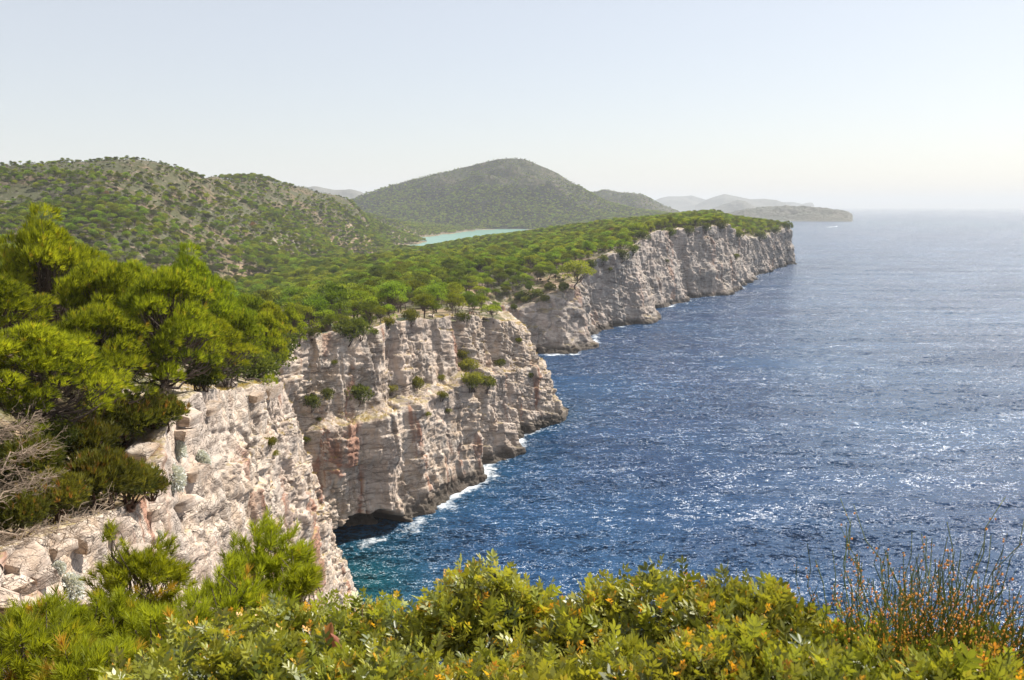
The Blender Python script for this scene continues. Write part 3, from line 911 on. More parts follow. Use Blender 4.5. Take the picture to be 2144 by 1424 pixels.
class Soup:
    """collects vertices, faces and tints of one part"""
    def __init__(s):
        s.V, s.F3, s.F4, s.T, s.n = [], [], [], [], 0

    def add(s, V, F, tint=0.5):
        F = np.asarray(F)
        (s.F3 if F.shape[1] == 3 else s.F4).append(F + s.n)
        s.V.append(np.asarray(V))
        s.T.append(np.broadcast_to(np.asarray(tint, float), (len(V),)))
        s.n += len(V)

    def mesh(s, name, mats, smooth=False):
        F = []
        if s.F3:
            F.append(np.concatenate(s.F3))
        if s.F4:
            F.append(np.concatenate(s.F4))
        me = mesh_np(name, np.concatenate(s.V), F, mats, smooth)
        vattr(me, 'tint', np.concatenate(s.T))
        return me


def blades(rs, pos, dirs, length, width, tint, per=3, spread=0.6):
    """tufts of pointed blades (needle bunches): PER triangles at every position"""
    n = len(pos)
    P = np.repeat(pos, per, 0)
    D = unit(np.repeat(dirs, per, 0) + spread * rdirs(rs, n * per))
    L = np.repeat(np.broadcast_to(length, (n,)), per) * rs.uniform(0.7, 1.25, n * per)
    sd = unit(np.cross(D, rdirs(rs, n * per)))
    w = np.broadcast_to(width, (n,)).repeat(per)[:, None]
    V = np.stack([P - sd * w * 0.35 + D * 0.0, P + D * (L * 0.55)[:, None] + sd * w * 0.65, P + D * L[:, None]], 1).reshape(-1, 3)
    F = np.arange(n * per * 3).reshape(-1, 3)
    T = np.repeat(np.repeat(np.broadcast_to(tint, (n,)), per), 3)
    return V, F, T


def limb(rs, a, b_, r0, r1, n=5, wob=0.12):
    a, b_ = np.asarray(a, float), np.asarray(b_, float)
    t = np.linspace(0, 1, n)[:, None]
    L = np.linalg.norm(b_ - a)
    p = a + (b_ - a) * t
    p[1:-1] += rs.normal(size=(n - 2, 3)) * wob * L * 0.5
    p[:, 2] -= 0.10 * L * np.sin(np.pi * t[:, 0]) * 0.6
    return p, np.linspace(r0, r1, n)


def make_pine(seed, h, spread, puffs, tufts, blade, width, per, base=0.42, flat=0.6, wind=0.0, dead=0, sides=5, lumps=0.22, tuft_spread=0.55):
    """an Aleppo pine: leaning trunk, rising limbs, and a broken crown of separate puffs of needle tufts"""
    rs = np.random.RandomState(seed)
    wood, crown = Soup(), Soup()
    lean = rs.normal(size=2) * 0.07 * h + np.array([wind * 0.12 * h, 0])
    top = np.array([lean[0], lean[1], h * 0.86])
    tp, tr = limb(rs, (0, 0, -0.5), top, 0.034 * h * 0.8, 0.010 * h, 8, 0.05)
    wood.add(*tube(tp, tr, sides + 1))
    for k in range(puffs):
        u = (k + rs.uniform(0.2, 0.9)) / puffs
        r = spread * math.sqrt(u) * rs.uniform(0.75, 1.08)
        th = k * 2.399 + rs.uniform(-0.5, 0.5)
        zc = h * (1.0 - lumps * 0.7 - (1 - base - lumps * 0.7) * (r / spread) ** 1.7 * rs.uniform(0.35, 1.0)) + rs.normal() * 0.03 * h
        t0 = min(0.97, max(0.25, (zc / h) * rs.uniform(0.55, 0.8)))
        root = np.array([np.interp(t0 * tp[-1, 2], tp[:, 2], tp[:, c]) for c in range(3)])
        c = np.array([lean[0] * zc / h + r * math.cos(th) + wind * 0.2 * r, lean[1] * zc / h + r * math.sin(th), zc])
        a = lumps * h * rs.uniform(0.65, 1.15)
        lp, lr = limb(rs, root, c - np.array([0, 0, a * 0.2]), 0.012 * h, 0.003 * h, 5, 0.14)
        wood.add(*tube(lp, lr, sides - 1))
        n = int(tufts * (a / (lumps * h)) ** 2)
        d = rdirs(rs, n)
        d[:, 2] = np.where(d[:, 2] < -0.25, -d[:, 2] * 0.7, d[:, 2])
        d = unit(d)
        lump = 1 + 0.28 * vnoise(d[:, 0] * 2.3 + k * 9, d[:, 1] * 2.3, d[:, 2] * 2.3, seed)
        rad = a * rs.uniform(0.45, 1.0, n) ** 0.5 * lump
        pos = c + d * rad[:, None] * np.array([1, 1, flat])
        dr = unit(d * np.array([1, 1, 0.8]) + np.array([wind * 0.8, -0.1 * wind, 0.65]))
        pt = rs.uniform(-0.2, 0.2)
        tint = np.clip(0.36 + pt + rs.normal(size=n) * 0.17 + (rs.rand(n) > 0.985) * 0.45, 0, 1)
        crown.add(*blades(rs, pos, dr, blade, width, tint, per, tuft_spread))
        for _ in range(3):
            q = pos[rs.randint(n)]
            lp2, lr2 = limb(rs, lp[2], q, 0.004 * h, 0.0015 * h, 4, 0.15)
            wood.add(*tube(lp2, lr2, 3))
    for _ in range(dead):
        z0 = h * rs.uniform(0.15, 0.6)
        root = np.array([np.interp(z0, tp[:, 2], tp[:, c]) for c in range(3)])
        th = rs.uniform(0, 6.28)
        e = root + np.array([math.cos(th), math.sin(th), rs.uniform(0.0, 0.5)]) * spread * rs.uniform(0.3, 0.75)
        lp, lr = limb(rs, root, e, 0.007 * h, 0.002 * h, 5, 0.2)
        wood.add(*tube(lp, lr, 4))
        for _ in range(5):
            q = lp[rs.randint(2, 5)]
            e2 = q + rdirs(rs, 1)[0] * spread * 0.2
            lp2, lr2 = limb(rs, q, e2, 0.003 * h, 0.001 * h, 4, 0.2)
            wood.add(*tube(lp2, lr2, 3))
    return wood, crown


def make_shrub(seed, tufts=500, blade=0.16, width=0.07, per=2, flat=0.75, lumps=6, lift=0.5, spread=0.6, inner=0.5):
    """a dense shrub about 2 m across and 1.5 m tall, of several lumps on short stems"""
    rs = np.random.RandomState(seed)
    wood, crown = Soup(), Soup()
    for k in range(lumps):
        th = k * 2.399 + rs.uniform(-0.4, 0.4)
        r = 0.62 * math.sqrt((k + 0.4) / lumps)
        c = np.array([r * math.cos(th), r * math.sin(th), 0.5 + 0.45 * (1 - r) * rs.uniform(0.5, 1.2)])
        a = rs.uniform(0.38, 0.58)
        lp, lr = limb(rs, (0.1 * math.cos(th), 0.1 * math.sin(th), -0.2), c, 0.05, 0.012, 5, 0.15)
        wood.add(*tube(lp, lr, 4))
        n = int(tufts / lumps)
        d = rdirs(rs, n)
        lump = 1 + 0.3 * vnoise(d[:, 0] * 2.5 + k * 7, d[:, 1] * 2.5, d[:, 2] * 2.5, seed)
        pos = c + d * (a * rs.uniform(inner, 1.0, n) * lump)[:, None] * np.array([1, 1, flat])
        pos[:, 2] = np.maximum(pos[:, 2], 0.02)
        tint = np.clip(0.40 + rs.uniform(-0.15, 0.15) + 0.2 * d[:, 2] + rs.normal(size=n) * 0.15 + (rs.rand(n) > 0.95) * 0.4, 0, 1)
        crown.add(*blades(rs, pos, unit(d + np.array([0, 0, lift])), blade, width, tint, per, spread))
    return wood, crown


def variant(kind, parts, mats):
    return [(n, p.mesh(kind + '_' + n, [m], smooth=(n in ('trunk', 'stem')))) for (n, p), m in zip(parts, mats)]


def plant(name, var, label, cat, loc, scale=1.0, rotz=None, group=None, tilt=0.0):
    rz = rnd.uniform(0, 6.28) if rotz is None else rotz
    t = thing(name, label, cat, loc, rz, scale, group)
    if tilt:
        t.rotation_euler = (tilt * math.cos(rz), tilt * math.sin(rz), rz)
    for n, me in var:
        o = obj(n, me, t)
    return t


PINES = [variant('pine', list(zip(('trunk', 'crown'), make_pine(100 + i, 8.0 + 0.5 * (i % 2), 2.7 + 0.4 * (i % 3), 13 + 3 * (i % 4), 120, 0.44, 0.13, 3, base=0.34 + 0.07 * (i % 3), flat=0.72, wind=0.15, dead=3, lumps=0.20))), (M_BARK, M_PINE)) for i in range(7)]
PINES_N = [variant('near_pine', list(zip(('trunk', 'crown'), make_pine(200 + i, 8.0, 3.6, 72, 84, 0.42, 0.036, 10, base=0.18, flat=0.66, wind=0.8, dead=26, lumps=0.115, tuft_spread=0.42))), (M_BARK, M_PINE_N)) for i in range(4)]
SHRUBS = [variant('shrub', list(zip(('stem', 'foliage'), make_shrub(300 + i, 700, 0.17, 0.10, 2))), (M_BARK, M_SHRUB)) for i in range(4)]
SHRUBS_L = [variant('pale_shrub', list(zip(('stem', 'foliage'), make_shrub(320 + i, 700, 0.17, 0.09, 2, lift=0.9))), (M_BARK, M_SHRUB_L)) for i in range(3)]
JUNS = [variant('juniper', list(zip(('stem', 'foliage'), make_shrub(340 + i, 1500, 0.19, 0.030, 9, lift=0.9, spread=0.45, lumps=14, inner=0.35))), (M_BARK_R, M_JUN)) for i in range(3)]
LEAFY = [variant('leafy', list(zip(('stem', 'foliage'), make_shrub(360 + i, 3600, 0.085, 0.055, 3, lift=0.4, spread=0.9, lumps=9))), (M_BARK_R, M_SHRUB)) for i in range(2)]

# ------------------------------------------------------------------ where the trees of the land stand
def jitter(x0, x1, y0, y1, c):
    gx, gy = np.meshgrid(np.arange(x0, x1, c), np.arange(y0, y1, c))
    gx = gx.ravel() + RS.uniform(-0.5, 0.5, gx.size) * c
    gy = gy.ravel() + RS.uniform(-0.5, 0.5, gy.size) * c
    return gx, gy


def candidates(r0, r1, c):
    gx, gy = jitter(-r1 * 0.62, r1 * 0.4, max(0, r0 * 0.75), r1, c)
    r = np.hypot(gx, gy)
    ang = np.degrees(np.arctan2(gx, gy))
    k = (r >= r0) & (r < r1) & (ang > -35) & (ang < 21) & inside(gx, gy)
    gx, gy = gx[k], gy[k]
    e = edge_dist(gx, gy)
    return gx, gy, e


tx, ty, te = [np.concatenate(q) for q in zip(candidates(95, 450, 7.2), candidates(450, 900, 6.6), candidates(900, 1750, 6.6), candidates(1750, 2900, 9.0))]
tz = land_z(tx, ty)
tr = np.hypot(tx, ty)
ta = np.degrees(np.arctan2(tx, ty))
tpx, tpy, _ = to_px(np.stack([tx, ty, tz], -1))
hillm = (tr > 520) & (ta < np.interp(tr, [520, 900, 1300, 1700, 2600], [-22, -17.5, -12.5, -8.6, -7]))
dn = fbm(tx / 55.0, ty / 55.0, 0.0, 3, 131)
dn2 = fbm(tx / 150.0, ty / 150.0, 0.0, 2, 133)
dens = 0.97 + 0 * tx


def blob(px, py, rx, ry):
    return np.exp(-((tpx - px) / rx) ** 2 - ((tpy - py) / ry) ** 2)


height = np.where(hillm, 0.0, 0.0)
hill_d = 0.98 + 1.0 * dn + 0.35 * dn2 - 0.40 * sstep(375, 335, tpy)
bare = 1.0 * blob(440, 380, 60, 16) + 0.9 * blob(520, 440, 50, 20) + 1.0 * blob(650, 405, 70, 22) + 0.6 * blob(360, 400, 60, 18) + 0.5 * blob(330, 350, 60, 12) + 0.7 * blob(470, 410, 60, 16) + 0.5 * blob(250, 400, 40, 14) + 0.8 * blob(590, 382, 60, 12)
hill_d = hill_d - bare * (1.0 + 0.6 * dn)
wood_d = 0.97 + 0.25 * dn - 1.1 * blob(450, 570, 55, 30) - 0.9 * blob(430, 600, 40, 18) - 1.2 * blob(515, 592, 28, 8)
wood_d = np.where(te < 5, wood_d * 0.15, np.where(te < 9, wood_d * 0.8, wood_d))
dirt = blob(1165, 585, 16, 22) + blob(1290, 540, 40, 9) + blob(1370, 487, 14, 7) + blob(1060, 640, 30, 7) + blob(1130, 612, 40, 8) + 0.5 * blob(980, 655, 30, 5) + blob(800, 668, 30, 8)
wood_d = wood_d - dirt
dens = np.where(hillm, hill_d, wood_d)
ok = (RS.rand(len(tx)) < dens) & (te > 3.0) & (tz > 1.2)
# keep the ground under the look-out's own pines and the near cliff clear of the wood's trees
ok &= ~((tr < 170) & (te < 9))
tx, ty, tz, te, tr, tpx, tpy, hillm, dn = [q[ok] for q in (tx, ty, tz, te, tr, tpx, tpy, hillm, dn)]
hsc = np.where(hillm, 0.60 + 0.45 * RS.rand(len(tx)) + 0.15 * dn, 0.74 + 0.60 * RS.rand(len(tx)) + 0.2 * dn)
hsc = np.where(~hillm & (te < 11), hsc * 0.75, hsc)
hsc = np.where((tpy < 372) & hillm, hsc * 0.62, hsc)
hsc = np.where(~hillm & (tr > 900), hsc * 0.85, hsc)
hsc = np.clip(hsc, 0.25, 1.45)

# the pines that stand by themselves in front of the look-out's left: (trunk px, foot px, distance, top px)
NEAR_PINES = [
    (310, 838, 50, 562, 0, 'broad wind swept pine with a dark forked trunk showing, on the rock edge'),
    (60, 760, 62, 452, 1, 'tallest olive green pine at the left edge of the photo'),
    (190, 730, 56, 532, 2, 'feathery light green pine between the tallest pine and the forked one'),
    (20, 905, 40, 672, 3, 'bright green pine bough mass low at the left edge above the bare branches'),
    (372, 690, 78, 528, 1, 'rounded dark yellow green pine rising behind the forked trunk'),
    (150, 845, 47, 640, 0, 'bushy pine filling the hollow left of the forked trunk'),
    (470, 790, 76, 640, 2, 'ragged pine with bare twigs right of the forked trunk'),
    (-60, 800, 52, 560, 2, 'pine cut by the left edge of the photo'),
    (395, 800, 62, 655, 3, 'low pine pressed against the forked one, over the pale rock edge'),
    (530, 765, 98, 655, 0, 'mid green pine on the slope above the corner of the closest rock face'),
    (255, 690, 72, 545, 3, 'bright yellow green pine top between the feathery pine and the round one'),
    (110, 690, 76, 520, 0, 'olive pine crown tucked behind the tallest pine'),
    (450, 730, 95, 610, 1, 'green pine just behind the ragged one'),
    (545, 720, 130, 632, 3, 'pine on the slope below the start of the wood'),
    (500, 690, 150, 612, 2, 'light green pine at the lower edge of the wood, left of the bare tree'),
    (590, 716, 160, 640, 1, 'pine above the pale rocks where the headland begins'),
]
# occupancy picture: how much of each tree's crown can be seen from the look-out, nearest first
occ = np.zeros((712, 1072), bool)


def paint(px, py, rx, ry):
    x0, x1, y0, y1 = int(max(0, (px - rx) / 2)), int(min(1072, (px + rx) / 2 + 1)), int(max(0, (py - ry) / 2)), int(min(712, (py + ry) / 2 + 1))
    if x0 >= x1 or y0 >= y1:
        return 0
    yy, xx = np.mgrid[y0:y1, x0:x1]
    mk = ((xx * 2 - px) / rx) ** 2 + ((yy * 2 - py) / ry) ** 2 < 1
    w = occ[y0:y1, x0:x1]
    v = int((mk & ~w).sum())
    w |= mk
    return v


for px, pf, D, ptop, k, lb in NEAR_PINES:
    paint(px, ptop + (pf - ptop) * 0.45, (pf - ptop) * 0.55, (pf - ptop) * 0.5)
order = np.argsort(tr)
vis = np.zeros(len(tx))
for i in order:
    if tr[i] > 1000:
        break
    s_ = FPX / tr[i]
    vis[i] = paint(tpx[i], tpy[i] - 5.2 * hsc[i] * s_, 3.2 * hsc[i] * s_, 2.6 * hsc[i] * s_)
single = np.zeros(len(tx), bool)
single[np.argsort(-vis)[:282]] = True
single &= vis > 0

MARKS = [(560, 'left of the bare grey tree'), (645, 'above the person in white'), (740, 'above the large dark rim bush'), (815, 'above the person in red'), (905, 'above the wire fence'),
         (1015, 'above the wooden railing'), (1100, 'above the small lone pine'), (1240, 'above the tilted slab'), (1345, 'above the flat grey block'), (1440, 'above the tall buttress'), (9999, 'above the last grey cliffs')]
HMARKS = [(250, 'at its left end'), (420, 'below its highest crest'), (560, 'below its bare stony shoulder'), (680, 'above the valley clearing'), (9999, 'towards the lake')]
for i in np.where(single)[0]:
    sz_ = 'tall' if hsc[i] > 1.12 else ('low' if hsc[i] < 0.88 else 'medium')
    if hillm[i]:
        sz_ = 'larger' if hsc[i] > 0.9 else 'small'
        mk_ = next(t for x, t in HMARKS if tpx[i] < x)
        lb, gp = '%s green pine on the slope of the long left hill, %s' % (sz_, mk_), 'pines on the long left hill'
    else:
        mk_ = next(t for x, t in MARKS if tpx[i] < x)
        row = 'front row' if te[i] < 22 else ('middle' if te[i] < 60 else 'back')
        lb, gp = '%s pine in the %s of the clifftop wood, %s' % (sz_, row, mk_), 'pines of the clifftop wood'
    v = PINES[rnd.randrange(len(PINES))]
    s_ = hsc[i]
    plant('pine_tree', v, lb, 'pine tree', (tx[i], ty[i], tz[i] - 0.2), (s_ * rnd.uniform(0.85, 1.1), s_ * rnd.uniform(0.85, 1.1), s_ * rnd.uniform(0.9, 1.12)), group=gp)

# ------------------------------------------------------------------ everything too far or too many to count: woods made by instancing
def forest(name, pts, scl, vidx, protos, label, cat):
    """one object: a cloud of points that carries tree copies (geometry nodes)"""
    me = bpy.data.meshes.new(name)
    me.vertices.add(len(pts))
    me.vertices.foreach_set('co', np.asarray(pts, np.float32).ravel())
    vattr(me, 'siz', scl)
    a = me.attributes.new('kind_no', 'INT', 'POINT')
    a.data.foreach_set('value', np.asarray(vidx, np.int32))
    vattr(me, 'turn', RS.uniform(0, 6.28, len(pts)))
    o = obj(name, me)
    tag(o, label, cat, kind='stuff')
    ng = bpy.data.node_groups.new(name + '_nodes', 'GeometryNodeTree')
    ng.interface.new_socket('Geometry', in_out='INPUT', socket_type='NodeSocketGeometry')
    ng.interface.new_socket('Geometry', in_out='OUTPUT', socket_type='NodeSocketGeometry')
    nn = ng.nodes
    gi, go = nn.new('NodeGroupInput'), nn.new('NodeGroupOutput')
    ci = nn.new('GeometryNodeCollectionInfo')
    ci.inputs['Collection'].default_value = protos
    ci.inputs['Separate Children'].default_value = True
    ci.inputs['Reset Children'].default_value = True
    ip = nn.new('GeometryNodeInstanceOnPoints')
    ip.inputs['Pick Instance'].default_value = True

    def attr(nm, ty):
        q = nn.new('GeometryNodeInputNamedAttribute')
        q.data_type = ty
        q.inputs['Name'].default_value = nm
        return q.outputs['Attribute']
    cx_ = nn.new('ShaderNodeCombineXYZ')
    lk_ = ng.links.new
    lk_(gi.outputs[0], ip.inputs['Points'])
    lk_(ci.outputs[0], ip.inputs['Instance'])
    lk_(attr('kind_no', 'INT'), ip.inputs['Instance Index'])
    lk_(attr('turn', 'FLOAT'), cx_.inputs['Z'])
    er = nn.new('FunctionNodeEulerToRotation')
    lk_(cx_.outputs[0], er.inputs[0])
    lk_(er.outputs[0], ip.inputs['Rotation'])
    lk_(attr('siz', 'FLOAT'), ip.inputs['Scale'])
    lk_(ip.outputs[0], go.inputs[0])
    md = o.modifiers.new('trees', 'NODES')
    md.node_group = ng
    return o


def merged(name, wood, crown, mw, mc):
    s_ = Soup()
    for p in (wood, crown):
        base = s_.n
        for V_, T_ in zip(p.V, p.T):
            s_.V.append(V_), s_.T.append(T_)
            s_.n += len(V_)
        s_.F3 += [f + base for f in p.F3]
        s_.F4 += [f + base for f in p.F4]
    nw3, nw4 = sum(len(f) for f in wood.F3), sum(len(f) for f in wood.F4)
    me = s_.mesh(name, [mw, mc])
    n3 = sum(len(f) for f in s_.F3)
    idx = np.ones(len(me.polygons), np.int32)
    idx[:nw3] = 0
    idx[n3:n3 + nw4] = 0
    me.polygons.foreach_set('material_index', idx)
    return bpy.data.objects.new(name, me)


protos = bpy.data.collections.new('tree_kinds')
for i in range(6):
    protos.objects.link(merged('kind_%02d' % i, *make_pine(400 + i, 8.0, 2.9, 12 + i % 4, 110, 0.48, 0.16, 3, base=0.34, flat=0.75, wind=0.1, dead=2), M_BARK, M_PINE))
for i in range(2):
    protos.objects.link(merged('kind_%02d' % (6 + i), *make_pine(420 + i, 6.5, 3.0, 13, 120, 0.5, 0.2, 3, base=0.2, flat=0.8), M_BARK, M_OLIVE))
protos.objects.link(merged('kind_08', *make_pine(430, 7.0, 2.6, 11, 60, 0.5, 0.05, 3, base=0.35), M_BARK, M_GREYT))
protos.objects.link(merged('kind_09', *make_pine(431, 7.0, 2.6, 11, 90, 0.5, 0.14, 3, base=0.35), M_BARK, M_BROWN))

rest = ~single


def kinds_for(n, px, py, hill):
    k = RS.randint(0, 6, n)
    u = RS.rand(n)
    k = np.where(u > np.where(hill, 0.80, 0.93), RS.randint(6, 8, n), k)
    k = np.where(u > np.where(hill, 0.975, 0.992), 8, k)
    k = np.where(u > 0.9965, 9, k)
    v = np.exp(-((px - 480) / 110) ** 2 - ((py - 580) / 26) ** 2) > 0.45
    return np.where(v, RS.randint(6, 8, n), k)


for nm, sel, lb, ct in [('forest', rest & ~hillm, 'pine wood covering the clifftop plateau from the headland to the far point', 'forest'),
                        ('forest', rest & hillm, 'scattered pines and scrub oaks covering the long left hill', 'forest')]:
    n = int(sel.sum())
    forest(nm, np.stack([tx[sel], ty[sel], tz[sel] - 0.2], -1), hsc[sel], kinds_for(n, tpx[sel], tpy[sel], hillm[sel]), protos, lb, ct)

# low scrub between the trees of the left hill, and on the two hills beyond the lake
sx, sy, se = candidates(450, 1700, 7.0)
sz = land_z(sx, sy)
k = (se > 8) & (sz > 1.5) & (RS.rand(len(sx)) < 0.65)
sx, sy, sz = sx[k], sy[k], sz[k]
forest('scrub', np.stack([sx, sy, sz - 0.3], -1), RS.uniform(0.14, 0.34, len(sx)), RS.choice([0, 1, 2, 6, 7, 6, 7], len(sx)), protos, 'low scrub scattered over the stony ground of the valley and the left hill', 'scrub')


def on_mound(Vm, n, dens):
    nu, nw = Vm.shape[:2]
    fu, fw = RS.uniform(0, nu - 1.001, n), RS.uniform(0, nw - 1.001, n)
    i, j = fu.astype(int), fw.astype(int)
    a, b_ = (fu - i)[:, None], (fw - j)[:, None]
    p = Vm[i, j] * (1 - a) * (1 - b_) + Vm[i + 1, j] * a * (1 - b_) + Vm[i, j + 1] * (1 - a) * b_ + Vm[i + 1, j + 1] * a * b_
    px, py, _ = to_px(p)
    keep_ = (RS.rand(n) < dens(p, px, py)) & (p[:, 2] > 2.5)
    return p[keep_]


dm = lambda p, px, py: 0.95 + 0.5 * fbm(p[:, 0] / 120, p[:, 1] / 120, 0, 3, 141) - 0.6 * sstep(420, 345, py) - 0.5 * sstep(1080, 1230, px) * sstep(470, 420, py)
pm = on_mound(H_MID, 40000, dm)
forest('forest', pm - [0, 0, 0.4], RS.uniform(0.75, 1.5, len(pm)) * np.where(to_px(pm)[1] < 390, 0.6, 1.0), np.where(RS.rand(len(pm)) < 0.35, 6 + RS.randint(0, 2, len(pm)), RS.randint(0, 6, len(pm))), protos,
       'dark pine cover on the cone shaped hill, thinning towards its stony top', 'forest')
pm = on_mound(H_R, 9000, lambda p, px, py: 0.65 + 0.5 * fbm(p[:, 0] / 150, p[:, 1] / 150, 0, 3, 142) - 0.5 * sstep(1330, 1400, px))
forest('forest', pm - [0, 0, 0.4], RS.uniform(0.6, 1.1, len(pm)), RS.randint(0, 8, len(pm)), protos, 'thin pine cover on the small olive hill by the sea', 'forest')
ISL = MOUNDS['low dry island with a steep cape, closest beyond the last cliff']
pm = on_mound(ISL, 2600, lambda p, px, py: 0.6 + 0 * px)
forest('scrub', pm - [0, 0, 0.4], RS.uniform(0.25, 0.6, len(pm)), RS.randint(6, 8, len(pm)), protos, 'low dry scrub dotting the closest island', 'scrub')

# the slope beside the look-out carries the same maquis on
gx, gy = jitter(-190, -8, -40, 150, 4.2)
ga, gr = np.degrees(np.arctan2(gx, gy)), np.hypot(gx, gy)
k = inside(gx, gy) & (edge_dist(gx, gy) > 4) & (gr > 14) & ((ga < -37) | ((ga < -20) & (gr > 66))) & (RS.rand(gx.size) < 0.75)
gx, gy = gx[k], gy[k]
forest('scrub', np.stack([gx, gy, land_z(gx, gy) - 0.2], -1), RS.uniform(0.3, 0.75, len(gx)), RS.choice([0, 1, 2, 3, 6, 7], len(gx)), protos, 'low pines and bushes covering the slope behind the pines of the rock edge', 'scrub')

# ================================================================== the look-out's own plants, on the rock edge to the left
def ground_at(px, D):
    d = ray(px, 432)
    k = D / math.hypot(d[0], d[1])
    return A(d[0] * k, d[1] * k, float(land_z(np.array([d[0] * k]), np.array([d[1] * k]))[0]))


DG = bpy.context.evaluated_depsgraph_get()
DG.update()


def hit(px, py):
    """the first solid surface (rock, land, sea) on a line of sight"""
    d = Vector(ray(px, py)).normalized()
    o_ = Vector((0, 0, CAM_H))
    best = None
    for ob in SOLID:
        ok_, loc, nor, _ = ob.ray_cast(o_, d)
        if ok_ and (best is None or (loc - o_).length < (best[0] - o_).length):
            best = (loc, nor)
    return best


SOLID = [o for o in COL.objects if o.type == 'MESH' and (o.name.startswith('cliff') or o.name.startswith('terrain'))]

for px, pf, D, ptop, k, lb in NEAR_PINES:
    g = ground_at(px, D)
    top = at_d(px, ptop, D)[2]
    h = max(2.6, top - g[2])
    w = min(1.15, max(0.75, 6.5 / h)) * h / 8.0 * (0.76 if D > 70 else 0.86)
    plant('pine_tree', PINES_N[k], lb, 'pine tree', g - [0, 0, 0.3], (w * 1.12, w * 1.12, h / 8.0), rotz=rnd.uniform(-0.5, 0.5), group='pines on the rock edge near the look-out')

# junipers and other shrubs along the rock edge: px, py of the foot, radius in px, distance
EDGE_SHRUBS = [
    (JUNS, 165, 925, 75, 40, 'dark rounded juniper just above the upper slab, under the pines'),
    (JUNS, 205, 1010, 78, 37, 'big dark juniper hanging over the lower slabs, orange tinged'),
    (JUNS, 270, 1020, 60, 38.5, 'juniper between the big dark one and the silver leaved shrubs'),
    (JUNS, 318, 1035, 36, 39.5, 'small juniper right against the silver leaved shrubs'),
    (JUNS, 120, 1075, 62, 34.5, 'juniper with rusty tips below the long bare branch'),
    (JUNS, 240, 860, 80, 47, 'deep shaded juniper below the forked pine'),
    (JUNS, 330, 900, 62, 48, 'bright tipped juniper spilling over the pale ledge'),
    (JUNS, 60, 960, 70, 36, 'green bush behind the bare branches at the left edge'),
    (JUNS, 40, 1110, 55, 31, 'low brownish juniper at the left edge on top of the slabs'),
    (LEAFY, 100, 900, 62, 39, 'leafy dark bush between the bare branches and the rounded juniper'),
    (LEAFY, 420, 815, 46, 60, 'round leafy bush on the pale rock edge'),
    (SHRUBS, 480, 800, 42, 72, 'bush on the rock edge below the ragged pine'),
    (SHRUBS, 550, 800, 48, 90, 'grey green bush at the corner of the rock edge'),
    (SHRUBS, 575, 775, 40, 118, 'bush in the notch above the rock corner'),
    (SHRUBS, 590, 745, 40, 140, 'bush on the slope below the pale rocks'),
    (SHRUBS_L, 520, 745, 42, 100, 'light green bush on the slope left of the notch'),
    (SHRUBS, 470, 720, 46, 110, 'dense bush below the pines of the slope'),
    (SHRUBS, 560, 690, 44, 165, 'dark bush beside the bare grey tree'),
]
for vs_, px, py, r, D, lb in EDGE_SHRUBS:
    g = ground_at(px, D)
    p = at_d(px, py, D)
    p[2] = min(p[2], g[2] + 1.0) if p[2] > g[2] else max(p[2], g[2] - 1.2)
    s_ = r * D / FPX
    plant('juniper_shrub' if vs_ is JUNS else 'shrub', rnd.choice(vs_), lb, 'shrub', p - [0, 0, 0.15], (s_, s_, s_ * rnd.uniform(0.95, 1.15)), group='shrubs along the near rock edge')

